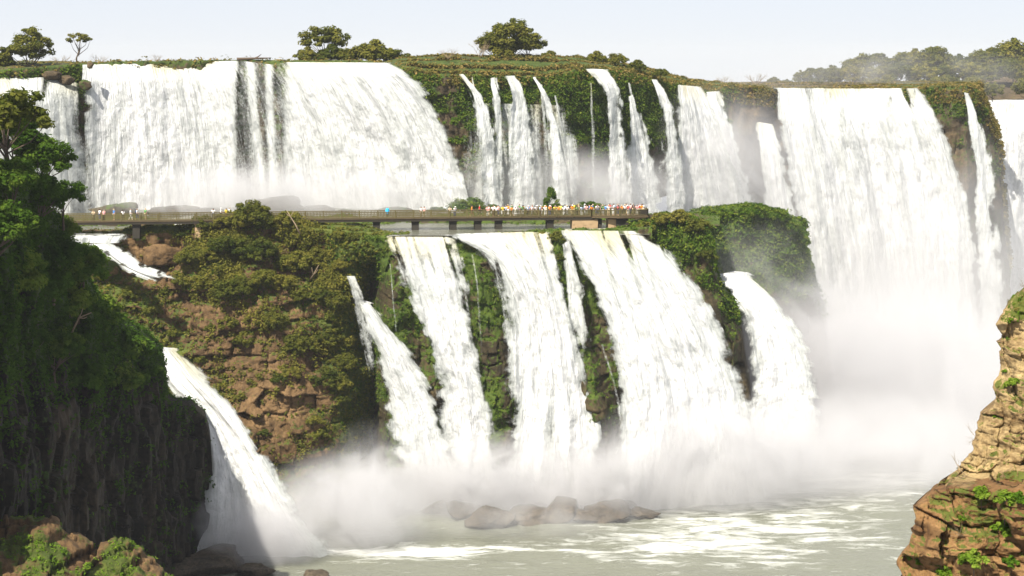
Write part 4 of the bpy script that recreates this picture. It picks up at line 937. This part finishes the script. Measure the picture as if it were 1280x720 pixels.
# ------------------------------------------------------------------ boulders
def boulder(name, loc, size, label, cat='rock', group=None, seed=0, mat=None, moss=0.1):
    nu, nv = 56, 36
    th = np.linspace(0, PI, nv)[None, :]; ph = np.linspace(0, 2 * PI, nu + 1)[:, None]
    D = np.stack([np.sin(th) * np.cos(ph), np.sin(th) * np.sin(ph), np.cos(th) + 0 * ph], -1)
    rg = np.random.default_rng(900 + seed); pn = rg.normal(0, 1, (15, 3)); pn /= np.linalg.norm(pn, axis=1, keepdims=True); ph_ = rg.uniform(.62, 1.0, 15)
    dt = np.einsum('ijk,mk->ijm', D, pn)
    b = np.min(np.where(dt > .05, ph_ / np.maximum(dt, .05), 3), -1); b = np.minimum(b, 1.25)
    b = b * (1 + .16 * fbm(D[..., 0] * 2.5 + seed, D[..., 1] * 2.5, D[..., 2] * 2.5, 5, 500 + seed)) 
    V = D * b[..., None] * np.array(size) * .5
    mo = np.clip(moss + .5 * sstep(.3, .9, D[..., 2]) * moss * 2 + .2 * fbm(V[..., 0], V[..., 1], V[..., 2], 3, 5), 0, 1)
    me = mesh_np(name, V.reshape(-1, 3), grid_faces(nu + 1, nv)[:, ::-1], {'moss': ('FLOAT', mo)}, True, mat or M['boulder'])
    o = link(bpy.data.objects.new(name, me)); o.location = loc
    return tag(o, label, cat, group)
def px_boulder(name, px, py, wpx, hpx, z, label, group, seed, mat=None, moss=.1, dfac=.8):
    Y = -z * F / (py - HZ); wm = wpx / F * Y; hm = hpx / F * Y
    return boulder(name, ((px - 640) / F * Y, Y, z + hm * .28), (wm * .95, wm * dfac, hm * 1.15), label, 'rock', group, seed, mat, moss)
for i, (px, py, ww, hh, lb) in enumerate([(546, 640, 44, 15, 'faint rock in the spray, leftmost of the row in the river'), (578, 645, 56, 22, 'rock half hidden by spray, second from the left in the river row'), (611, 657, 58, 25, 'blocky brown rock, nearest the camera in the river row'), (634, 652, 36, 14, 'small rock between the nearest rock and the long low rock of the river row'), (660, 650, 70, 22, 'long low rock in the middle of the river row'),
                                          (701, 648, 54, 27, 'tallest rock of the river row below the falls'), (732, 650, 40, 16, 'low rock leaning against the right side of the tallest river rock'), (756, 648, 78, 24, 'long rounded rock right of the tallest river rock'), (804, 646, 40, 13, 'small low rock at the right end of the river row'), (778, 634, 34, 13, 'rock behind the right end of the river row'), (676, 640, 30, 14, 'small rock behind the long low rock of the river row'),
                                          (866, 612, 70, 14, 'faint low rock at the foot of the biggest lower fall')]):
    px_boulder('river_rock', px, py, ww, hh, ZG, lb, 'rocks in the river below the falls', 20 + i)
for i, (px, py, ww, hh, lb) in enumerate([(262, 712, 110, 26, 'dark wet rock at the foot of the left bank'), (318, 719, 56, 18, 'brown rock lit on top at the bottom edge, beside the dark wet rock'), (394, 724, 46, 14, 'small dark rock at the bottom edge in the river'), (212, 716, 70, 26, 'dark rock between the sunlit ledge and the left bank')]):
    px_boulder('bank_rock', px, py, ww, hh, ZG, lb, 'rocks at the foot of the left bank', 40 + i)
px_boulder('spray_rock', 990, 508, 84, 34, ZG, 'mossy rock looming in the spray at the foot of the hazy outcrop', None, 47, M['rock_fall'], .7)
for i, (px, py, ww, hh, lb, ms) in enumerate([(146, 268, 78, 19, 'flat topped hazy rock behind the left end of the walkway', .3), (218, 268, 62, 14, 'low pointed hazy rock behind the walkway, left of the big grey one', .2), (262, 268, 50, 12, 'small hazy rock behind the people left of the thicket', .1), (345, 268, 96, 28, 'big grey hazy rock behind the walkway above the thicket', .05), (398, 267, 60, 14, 'low grey rock right of the big grey hazy rock', .05), (432, 267, 36, 9, 'small mound far behind the walkway beside the raincoat person, left one', .3), (495, 267, 40, 10, 'small mound far behind the walkway beside the raincoat person, right one', .3), (834, 281, 84, 20, 'grey mound behind the end of the viewing platform', .12)]):
    px_boulder('shelf_rock', px, py + 1, ww, hh, ZB, lb, 'rocks on the river shelf behind the walkway', 60 + i, M['rock_fall'], ms, .6)
for i, (px, py, ww, hh, lb, ms) in enumerate([(128, 342, 44, 20, 'mossy boulder left of the foaming stream', .5), (166, 335, 26, 12, 'boulder between the white strands of the foaming stream', .3), (200, 322, 60, 20, 'reddish earth hump above the foaming stream', .05)]):
    p, n = on('mid', px, py); wm = ww / F * 283
    boulder('cliff_boulder', tuple(p), (wm, wm * .8, hh / F * 283 * 1.5), lb, 'boulder', 'boulders on the brown cliff', 80 + i, M['rock_mid'], ms)
for i, (px, py, ww, hh, lb, ms) in enumerate([(68, 92, 34, 14, 'brown rock at the lip of the far left fall', .1), (84, 99, 30, 12, 'dark flat rock just below the brown rock at far left', .1), (106, 103, 22, 14, 'mossy brown rock at the edge of the main white curtain', .4), (113, 79, 14, 9, 'small dark rock on the lip where the main curtain begins', .1)]):
    ww *= .7; hh *= .7; p = at(px, py + 2, 329); wm = ww / F * 329
    boulder('lip_rock', tuple(p), (wm, wm, hh / F * 329 * 1.3), lb, 'rock', 'rocks at the lip of the far left fall', 90 + i, M['rock_up'], ms)

# ------------------------------------------------------------------ walkway
WA = Vector(((88 - 640) / F * 286, 286, 0)); WB = Vector(((808 - 640) / F * 297, 297, 0))
WD = (WB - WA).normalized(); WN = Vector((-WD.y, WD.x, 0)); WL = (WB - WA).length; WRZ = math.atan2(WD.y, WD.x)
ZD = -29.05
def ws(px):
    k = (px - 640) / F; d = WB - WA
    return (k * WA.y - WA.x) / (d.x - k * d.y) * WL
wk = empty('walkway', (WA.x, WA.y, ZD)); wk.rotation_euler.z = WRZ
tag(wk, 'long concrete visitor walkway with railings crossing above the lower falls', 'walkway')
# local axes: x along, y across (positive away from the camera), z up from the deck
def wbox(mb, x0, x1, y0, y1, z0, z1): mb.box(((x0+x1)/2, (y0+y1)/2, (z0+z1)/2), (abs(x1-x0), abs(y1-y0), abs(z1-z0)))
XE = ws(742)
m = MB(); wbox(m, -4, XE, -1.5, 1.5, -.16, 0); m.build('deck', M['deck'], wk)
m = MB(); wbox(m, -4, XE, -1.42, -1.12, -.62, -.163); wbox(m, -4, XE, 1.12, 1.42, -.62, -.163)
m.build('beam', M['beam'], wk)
# widened platform at the end
m = MB(); P0, P1 = ws(738), ws(809)
x1, x2, x3 = P0, ws(772), P1
V = [(x1, -1.55), (x2, -2.4), (x3, -1.2), (x3 + .2, 1.2), (x2, 3.0), (x1, 1.55)]
Vt = [(x, y, .02) for x, y in V] + [(x, y, -.33) for x, y in V]
m.add(Vt, [tuple(range(6)), tuple(range(11, 5, -1))] + [(i, (i + 6), (i + 1) % 6 + 6, (i + 1) % 6) for i in range(6)])
pf = m.build('platform', M['deck'], wk); pf['label'] = 'wider viewing platform at the end'
m = MB(); m.bar((ws(770), -.8, -.45), (ws(806), -.8, -.42), .3, .25); m.bar((ws(770), 1, -.45), (ws(806), 1, -.42), .3, .25); m.build('platform_bracket', M['concrete'], pf)
def pier(px, wm, mat, h=2.5, dep=2.0, cap=True):
    x = ws(px); m = MB()
    wbox(m, x - wm/2, x + wm/2, -dep/2, dep/2, -.62 - h, -.623)
    o = m.build('pier', mat, wk)
    if cap:
        m2 = MB(); wbox(m2, x - wm/2 - .12, x + wm/2 + .12, -dep/2 - .12, dep/2 + .12, -.80, -.64); m2.build('pier_cap', mat, o)
    return o
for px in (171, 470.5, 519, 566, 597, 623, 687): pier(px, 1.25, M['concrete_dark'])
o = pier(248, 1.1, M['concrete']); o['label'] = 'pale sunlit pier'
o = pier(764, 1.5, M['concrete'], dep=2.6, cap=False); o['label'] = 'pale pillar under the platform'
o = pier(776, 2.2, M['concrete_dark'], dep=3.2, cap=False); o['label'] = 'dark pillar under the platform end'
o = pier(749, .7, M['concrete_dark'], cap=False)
m = MB(); wbox(m, ws(714), ws(746), -1.3, 1.2, -3.0, -.63)
for k in range(9): wbox(m, ws(714) + .1 + k * .52, ws(714) + .5 + k * .52, -1.36, -1.303, -1.5 - .6 * (k % 2), -1.1 - .5 * (k % 3))
ab = m.build('abutment', M['concrete'], wk); ab['label'] = 'pale stone wall block under the deck'
def railing(pts, closed=False):
    """rails with thin balusters as one piece, and every main post a piece of its own"""
    m = MB(); posts = []
    for a, b in zip(pts[:-1], pts[1:]):
        a, b = Vector(a), Vector(b); L = (b - a).length
        up = Vector((0, 0, 1))
        for h, s in ((1.12, .14), (.80, .07), (.48, .07), (.14, .10)): m.bar(a + up * h, b + up * h, s, s)
        n = max(1, int(L / .26))
        for i in range(n): p = a.lerp(b, (i + .5) / n); m.box(p + up * .62, (.09, .05, .96), 0)
        k = max(1, round(L / 3.2))
        posts += [a.lerp(b, i / k) for i in range(k + 1)]
    r = m.build('railing', M['rail'], wk)
    pm = MB(); pm.box((0, 0, .60), (.18, .18, 1.24)); pm = pm.mesh('post', M['rail'])
    for p in posts:
        o = link(bpy.data.objects.new('post', pm), r); o.location = p
    return r
railing([(-4, -1.42, 0), (x1, -1.5, 0), (x2, -2.32, 0), (x3 - .1, -1.15, 0), (x3 + .1, 1.15, 0)])
railing([(-4, 1.42, 0), (x1, 1.5, 0), (x2, 2.9, 0), (x3 + .1, 1.15, 0)])
# solid dark mesh panel at the outer end
m = MB(); m.bar((x3 - 1.9, -1.55, .66), (x3 - .1, -1.2, .66), .03, 1.0); e = m.build('end_panel', M['beam'], wk)

# ------------------------------------------------------------------ people
DG = None
def skin_mesh(name, joints, edges, radii, mat, sub=1):
    me = bpy.data.meshes.new('tmp'); me.from_pydata(joints, edges, [])
    ob = bpy.data.objects.new('tmp', me); COL.objects.link(ob)
    ob.modifiers.new('Skin', 'SKIN')
    if not me.skin_vertices: pass
    for i, r in enumerate(radii):
        me.skin_vertices[0].data[i].radius = (r, r) if not isinstance(r, tuple) else r
    me.skin_vertices[0].data[0].use_root = True
    sm = ob.modifiers.new('Sub', 'SUBSURF'); sm.levels = sub; sm.render_levels = sub
    dg = bpy.context.evaluated_depsgraph_get(); dg.update()
    out = bpy.data.meshes.new_from_object(ob.evaluated_get(dg))
    out.name = name; out.materials.clear(); out.materials.append(mat)
    out.polygons.foreach_set('use_smooth', [True] * len(out.polygons))
    bpy.data.objects.remove(ob); bpy.data.meshes.remove(me)
    return out
def person_meshes(pose):
    # faces -y ; heights for a 1.72 m adult
    pel = (0, 0, .94); sp = (0, .01, 1.15); ch = (0, 0, 1.36); nk = (0, -.005, 1.50); hd = (0, -.015, 1.60); ht = (0, -.01, 1.68)
    hips = {s: (.09 * s, 0, .90) for s in (-1, 1)}; sh = {s: (.18 * s, 0, 1.42) for s in (-1, 1)}
    if pose == 'stand':
        kn = {s: (.10 * s, -.015, .49) for s in (-1, 1)}; an = {s: (.10 * s, .02, .08) for s in (-1, 1)}; to = {s: (.12 * s, -.14, .035) for s in (-1, 1)}
        elb = {s: (.23 * s, .03, 1.15) for s in (-1, 1)}; wr = {s: (.24 * s, -.05, .91) for s in (-1, 1)}; fi = {s: (.235 * s, -.08, .80) for s in (-1, 1)}
    elif pose == 'lean':
        kn = {s: (.10 * s, -.02, .49) for s in (-1, 1)}; an = {s: (.10 * s, .06, .08) for s in (-1, 1)}; to = {s: (.12 * s, -.10, .035) for s in (-1, 1)}
        sp = (0, -.04, 1.14); ch = (0, -.11, 1.33); nk = (0, -.16, 1.46); hd = (0, -.20, 1.555); ht = (0, -.20, 1.64); sh = {s: (.18 * s, -.12, 1.385) for s in (-1, 1)}
        elb = {s: (.25 * s, -.22, 1.17) for s in (-1, 1)}; wr = {s: (.17 * s, -.42, 1.27) for s in (-1, 1)}; fi = {s: (.13 * s, -.50, 1.29) for s in (-1, 1)}
    elif pose == 'walk':
        kn = {1: (.09, -.16, .52), -1: (-.09, .03, .48)}; an = {1: (.09, -.22, .10), -1: (-.09, .28, .13)}; to = {1: (.10, -.38, .06), -1: (-.10, .16, .035)}
        elb = {1: (.23, .14, 1.16), -1: (-.23, -.06, 1.16)}; wr = {1: (.22, .10, .93), -1: (-.20, -.26, 1.0)}; fi = {1: (.21, .07, .84), -1: (-.18, -.35, 1.0)}
    else:  # photo
        kn = {s: (.10 * s, -.015, .49) for s in (-1, 1)}; an = {s: (.11 * s, .02, .08) for s in (-1, 1)}; to = {s: (.13 * s, -.14, .035) for s in (-1, 1)}
        elb = {s: (.24 * s, -.16, 1.25) for s in (-1, 1)}; wr = {s: (.10 * s, -.28, 1.50) for s in (-1, 1)}; fi = {s: (.05 * s, -.29, 1.58) for s in (-1, 1)}
    def mid(a, b, t=.5): return tuple(a[i] + (b[i] - a[i]) * t for i in range(3))
    J = [pel, sp, ch, nk, hd, ht]; E = [(0, 1), (1, 2), (2, 3), (3, 4), (4, 5)]; R = [(.155, .115), (.135, .10), (.165, .115), .058, (.078, .098), (.062, .075)]
    J.append((hd[0], hd[1] - .115, hd[2] - .005)); E.append((4, 6)); R.append(.022)      # nose
    for s in (-1, 1):
        i = len(J); J += [hips[s], kn[s], an[s], to[s]]; E += [(0, i), (i, i+1), (i+1, i+2), (i+2, i+3)]; R += [.085, .058, .042, .035]
        i = len(J); J += [sh[s], elb[s], wr[s], fi[s], (fi[s][0] - .05 * s, fi[s][1] - .02, fi[s][2] + .05)]; E += [(2, i), (i, i+1), (i+1, i+2), (i+2, i+3), (i+2, i+4)]; R += [.062, .042, .03, .026, .013]
    body = skin_mesh('body', J, E, R, M['skin'])
    # shirt: torso and sleeves
    J = [(pel[0], pel[1], .90), sp, ch, mid(ch, nk, .6)]; E = [(0, 1), (1, 2), (2, 3)]; R = [(.175, .135), (.16, .125), (.19, .14), .075]
    for s in (-1, 1):
        i = len(J); J += [sh[s], mid(sh[s], elb[s], .8)]; E += [(2, i), (i, i+1)]; R += [.082, .066]
    shirt = skin_mesh('shirt', J, E, R, M['skin'])
    J = [pel]; E = []; R = [(.17, .13)]
    for s in (-1, 1):
        i = len(J); J += [hips[s], kn[s], mid(kn[s], an[s], .85)]; E += [(0, i), (i, i+1), (i+1, i+2)]; R += [.105, .078, .064]
    trousers = skin_mesh('trousers', J, E, R, M['skin'])
    mb = MB(); mb.ball((hd[0], hd[1] + .012, hd[2] + .035), (.088, .105, .098), 12, 8)
    hair = mb.mesh('hair', M['skin'], True)
    # trim the face side of the hair
    import bmesh
    bm = bmesh.new(); bm.from_mesh(hair)
    for v in bm.verts:
        if v.co.y < hd[1] - .045 and v.co.z < hd[2] + .055: v.co.y = hd[1] - .045
        if v.co.z < hd[2] - .03: v.co.z = hd[2] - .03
    bm.to_mesh(hair); bm.free()
    mb = MB(); mb.ball((hd[0], hd[1], hd[2] + .075), (.115, .12, .06), 12, 6); mb.ball((hd[0], hd[1] - .03, hd[2] + .055), (.17, .18, .012), 12, 4)
    hat = mb.mesh('hat', M['skin'], True)
    mb = MB(); mb.ball((ch[0], ch[1] + .21, ch[2] - .12), (.15, .10, .22), 8, 6)
    for s in (-1, 1): mb.tube([(s * .11, ch[1] + .16, ch[2] - .22), (s * .13, ch[1] - .12, ch[2] - .05), (s * .11, ch[1] + .02, ch[2] + .14), (s * .10, ch[1] + .16, ch[2] + .02)], [.022] * 4, 5)
    pack = mb.mesh('backpack', M['skin'], True)
    # long raincoat
    J = [(0, 0, .52), pel, sp, ch, mid(ch, nk, .8), hd]; E = [(0, 1), (1, 2), (2, 3), (3, 4), (4, 5)]; R = [(.25, .22), (.21, .18), (.19, .15), (.21, .155), .10, (.115, .125)]
    for s in (-1, 1):
        i = len(J); J += [sh[s], elb[s], mid(elb[s], wr[s], .85)]; E += [(3, i), (i, i+1), (i+1, i+2)]; R += [.095, .08, .07]
    coat = skin_mesh('raincoat', J, E, R, M['skin'])
    return dict(body=body, shirt=shirt, trousers=trousers, hair=hair, hat=hat, backpack=pack, raincoat=coat)
POSES = {k: person_meshes(k) for k in ('stand', 'lean', 'walk', 'photo')}
CL = {'white': (.80, .80, .78), 'pale blue': (.45, .60, .78), 'blue': (.08, .22, .55), 'orange': (.75, .26, .03), 'red': (.55, .05, .04), 'yellow': (.78, .60, .08), 'black': (.02, .02, .022), 'pink': (.75, .38, .36), 'grey': (.30, .30, .30), 'green': (.10, .25, .09), 'beige': (.55, .44, .28), 'navy': (.03, .05, .14), 'dark': (.03, .028, .03), 'brown': (.16, .09, .05), 'khaki': (.30, .25, .14), 'bright blue': (.05, .42, .72)}
CM = {}
def cmat(c):
    if c not in CM: CM[c] = plain('cloth_' + c.replace(' ', '_'), CL[c], .85, 9, .12, spec=.1)
    return CM[c]
SKINS = [plain('skin_tone', c, .6, 8, .08) for c in ((.52, .32, .22), (.38, .22, .14), (.60, .40, .30), (.28, .15, .09))]
HAIRS = [plain('hair_tone', c, .7, 20, .2) for c in ((.015, .011, .008), (.05, .03, .015), (.12, .07, .03), (.32, .27, .22))]
rp = random.Random(5)
def person(px, side, shirt, trs, extra, label, pose, rz, group, s=1.04):
    x = ws(px); p = Vector((WA.x, WA.y, ZD)) + WD * x + WN * side
    o = empty('person', (p.x, p.y, ZD + (.02 if px > 738 else 0.0) + .002)); o.rotation_euler.z = rz; o.scale = (s, s, s)
    tag(o, label, 'person', group)
    ms = POSES[pose]
    def part(k, mat):
        c = link(bpy.data.objects.new(k, ms[k]), o); c.material_slots[0].link = 'OBJECT'; c.material_slots[0].material = mat
    part('body', rp.choice(SKINS))
    part('trousers', cmat(trs))
    part('raincoat' if extra == 'raincoat' else 'shirt', cmat(shirt))
    if extra in ('hat', 'white hat', 'dark hat'): part('hat', cmat({'hat': 'beige', 'white hat': 'white', 'dark hat': 'dark'}[extra]))
    elif extra != 'raincoat': part('hair', rp.choice(HAIRS))
    if extra == 'backpack': part('backpack', cmat(rp.choice(('dark', 'red', 'navy'))))
    return o
GP = 'tourists on the walkway'
FR, BK = -1.0, .95
for a in [(118, FR, 'beige', 'khaki', None, 'person in beige leaning at the far left end of the walkway railing', 'lean', 0),
          (131, FR, 'pink', 'dark', None, 'person in a pale pink top and dark trousers near the left end of the walkway', 'stand', .6),
          (155, FR, 'white', 'black', 'dark hat', 'person in white top and black skirt, left of the first pier', 'lean', 0),
          (142, .3, 'blue', 'khaki', 'hat', 'person in blue with a sun hat between the pink one and the black skirt', 'stand', -.8),
          (124, .6, 'white', 'navy', None, 'person in white between the beige and pink ones at the left end', 'stand', 2.4),
          (163, .2, 'white', 'white', None, 'person dressed all in white walking above the first pier', 'walk', 1.5),
          (171, .5, 'white', 'navy', 'backpack', 'person in white shirt and navy trousers walking above the first pier', 'walk', 1.4),
          (181, .9, 'green', 'khaki', 'hat', 'person in green with a sun hat standing right of the first pier', 'stand', 2.6),
          (267, FR, 'white', 'navy', None, 'taller person in white shirt and navy trousers left of the thicket treetop', 'lean', .2),
          (276, .3, 'white', 'dark', 'white hat', 'person in white shirt and white hat above the pale pier', 'walk', 1.6),
          (283, -.4, 'yellow', 'brown', None, 'person in a yellow top standing beside the thicket treetop', 'stand', .8),
          (287, .8, 'white', 'black', 'backpack', 'person in white with a backpack just left of the treetop', 'stand', -2.4),
          (297, -.6, 'black', 'black', None, 'dark clothed person behind the treetop, left of three', 'stand', 1.2),
          (302, .4, 'grey', 'black', None, 'grey clothed person behind the treetop, middle of three', 'stand', -.6),
          (308, -.3, 'brown', 'dark', None, 'brown clothed person behind the treetop, right of three', 'stand', .4),
          (484, FR, 'bright blue', 'navy', 'raincoat', 'person alone in a bright blue raincoat at the walkway railing', 'stand', .2),
          (526, FR, 'white', 'beige', None, 'person in white shirt and beige trousers, left of the pair mid walkway', 'stand', .9),
          (530, -.8, 'pink', 'khaki', None, 'person in pink, right of the pair mid walkway', 'stand', -.9),
          (562, FR, 'beige', 'dark', None, 'person in a beige top, left of the two above the fourth dark pier', 'lean', 0),
          (568, -.8, 'white', 'navy', 'white hat', 'person in white with a white hat bending at the rail above the fourth dark pier', 'lean', .5),
          (590, .4, 'orange', 'brown', None, 'person in a bright orange top left of the crowd', 'walk', 1.5),
          (600, .9, 'red', 'dark', None, 'person in red just left of the crowd', 'walk', 1.6)]:
    person(a[0], a[1], a[2], a[3], a[4], a[5], a[6], a[7], GP, 1.17 if 'taller' not in a[5] else 1.24)
ZN = [(608, 645, 'left of the crowd, before the last thin pier'), (645, 690, 'in the crowd left of the last dark pier'), (690, 714, 'in the crowd right of the last dark pier'), (714, 746, 'above the pale stone wall'), (746, 778, 'on the viewing platform above the pillars'), (778, 806, 'at the outer tip of the viewing platform')]
SH = ['white', 'white', 'pale blue', 'white', 'orange', 'pink', 'blue', 'beige', 'yellow', 'black', 'grey', 'green', 'red']
TRS = ['dark', 'khaki', 'navy', 'white', 'brown', 'grey', 'beige']
EXN = {None: '', 'hat': ', sun hat', 'white hat': ', white hat', 'dark hat': ', dark hat', 'backpack': ', backpack'}
for z0, z1, zt in ZN:
    n = int((z1 - z0) / 2.75); used = set()
    for i in range(n):
        px = z0 + (i + .5 + rp.uniform(-.4, .4)) * (z1 - z0) / n
        while True:
            c = (rp.choice(SH), rp.choice(TRS), rp.choice([None, None, None, 'hat', 'white hat', 'dark hat', 'backpack']))
            if c[:2] not in used: used.add(c[:2]); break
        side = (FR + rp.uniform(0, .2)) if i % 2 == 0 else rp.uniform(-.5, 1.0)
        if px > 798: side *= .7
        person(px, side, c[0], c[1], c[2], '%s top, %s trousers%s, %s' % (c[0], c[1], EXN[c[2]], zt), 'lean' if i % 2 == 0 else rp.choice(('stand', 'stand', 'walk', 'photo')),
               rp.uniform(-.7, .7) if i % 2 == 0 else rp.choice((rp.uniform(2.2, 4.0), rp.uniform(-1.8, 1.8))), GP, rp.uniform(1.12, 1.24))

# ------------------------------------------------------------------ spray and haze
def mist_mat(name, dens, nscale, seed, lo=.38, hi=.64, edge=.75, bottom=True):
    m = NT(name); tc = m.n('ShaderNodeTexCoord').outputs['Object']
    ln = m.n('ShaderNodeVectorMath', operation='LENGTH'); m.l(tc, ln.inputs[0])
    p = m.pos()
    n = m.noise(m.mapping(p, (nscale, nscale, nscale * .8), (0, 0, seed)), 1.0, 4, 0.6, 1.2)
    r = m.math('ADD', ln.outputs['Value'], m.math('MULTIPLY', m.math('SUBTRACT', n, .5), 1.1))
    f = m.mapr(r, edge + .15, 0.10)
    nn = m.mapr(n, lo, hi, .12, 1.0)
    d = m.math('MULTIPLY', m.math('MULTIPLY', f, nn), dens)
    hard = m.mapr(ln.outputs['Value'], 1.0, .88)
    d = m.math('MULTIPLY', d, hard)
    v = m.n('ShaderNodeVolumePrincipled'); v.inputs['Color'].default_value = (.76, .755, .765, 1); v.inputs['Anisotropy'].default_value = 0.0
    m.l(d, v.inputs['Density']); m.l(v.outputs[0], m.out.inputs['Volume'])
    return m.m
ICO = MB(); ICO.ball((0, 0, 0), (1, 1, 1), 24, 14); 
def mist(px, py, Y, r, tau, label, seed, nscale=.06, edge=.8, lo=.38, hi=.64):
    """r: half sizes in metres; tau: rough optical depth along the view through the middle"""
    dens = tau / (r[1] * 1.0)
    me = ICO.mesh('mist', mist_mat('spray', dens, nscale, seed, lo, hi, edge), True)
    o = link(bpy.data.objects.new('mist', me)); o.location = at(px, py, Y); o.scale = r
    return tag(o, label, None, None, 'stuff')
mist(430, 640, 250, (17, 12, 11), 6.0, 'spray cloud between the left cascade and the river rocks', 1, .09)
mist(325, 668, 241, (12, 7, 8.5), 6.0, 'spray at the foot of the left cascade', 2, .14)
mist(640, 612, 268, (44, 10, 11), 7.0, 'spray along the foot of the lower falls', 3, .08)
mist(660, 650, 253, (30, 6, 5), .9, 'thin spray drifting over the river rocks', 15, .1)
mist(890, 580, 272, (26, 13, 14), 7.0, 'spray at the foot of the biggest lower fall', 4, .07)
mist(1070, 590, 290, (46, 28, 17), 9.0, 'spray spreading low over the river at right', 13, .06)
mist(1120, 92, 470, (62, 12, 12), .7, 'thin spray drifting past the woodland', 14, .05)
mist(1090, 530, 330, (56, 50, 38), 15.0, 'spray cloud filling the gorge at right', 5, .03)
mist(1140, 400, 400, (62, 30, 56), 2.8, 'spray rising in front of the huge right fall', 6, .03)
mist(350, 247, 317, (48, 13, 9), 4.2, 'spray along the foot of the broad upper curtain', 7, .07)
mist(700, 235, 336, (40, 12, 11), 2.6, 'spray drifting before the thin streams of the upper cliff', 8, .06)
mist(900, 222, 385, (34, 18, 26), 2.8, 'grey spray before the brown buttress', 9, .05)
mist(1010, 440, 312, (22, 9, 20), 2.2, 'spray veiling the foot of the hazy outcrop', 11, .07)
mist(940, 110, 440, (34, 14, 9), .4, 'thin spray drifting over the rim left of the woodland', 10, .06)
mist(950, 340, 312, (26, 8, 14), .4, 'thin spray in front of the hazy outcrop', 12, .08)
mist(462, 598, 262, (9, 5, 11), 1.6, 'wispy plume of spray left of the lower falls', 21, .2, .85, .45, .60)
mist(600, 596, 262, (10, 5, 9), 1.4, 'wispy plume of spray below the mossy buttress', 22, .2, .85, .45, .60)
mist(770, 590, 262, (11, 5, 10), 1.5, 'wispy plume of spray below the biggest lower fall', 23, .18, .85, .45, .60)
mist(1010, 560, 278, (14, 7, 13), 1.3, 'wispy plume of spray drifting over the river at right', 24, .14, .85, .45, .60)
hz = NT('pale_air'); hv = hz.n('ShaderNodeVolumePrincipled'); hv.inputs['Color'].default_value = (.93, .96, 1, 1); hv.inputs['Density'].default_value = 0.00007
hv.inputs['Anisotropy'].default_value = 0.2; hz.l(hv.outputs[0], hz.out.inputs['Volume'])
hb = MB(); hb.box((0, 1480, -31), (5200, 3100, 100)); tag(hb.build('haze', hz.m), 'pale hazy air over the whole gorge', None, None, 'stuff')
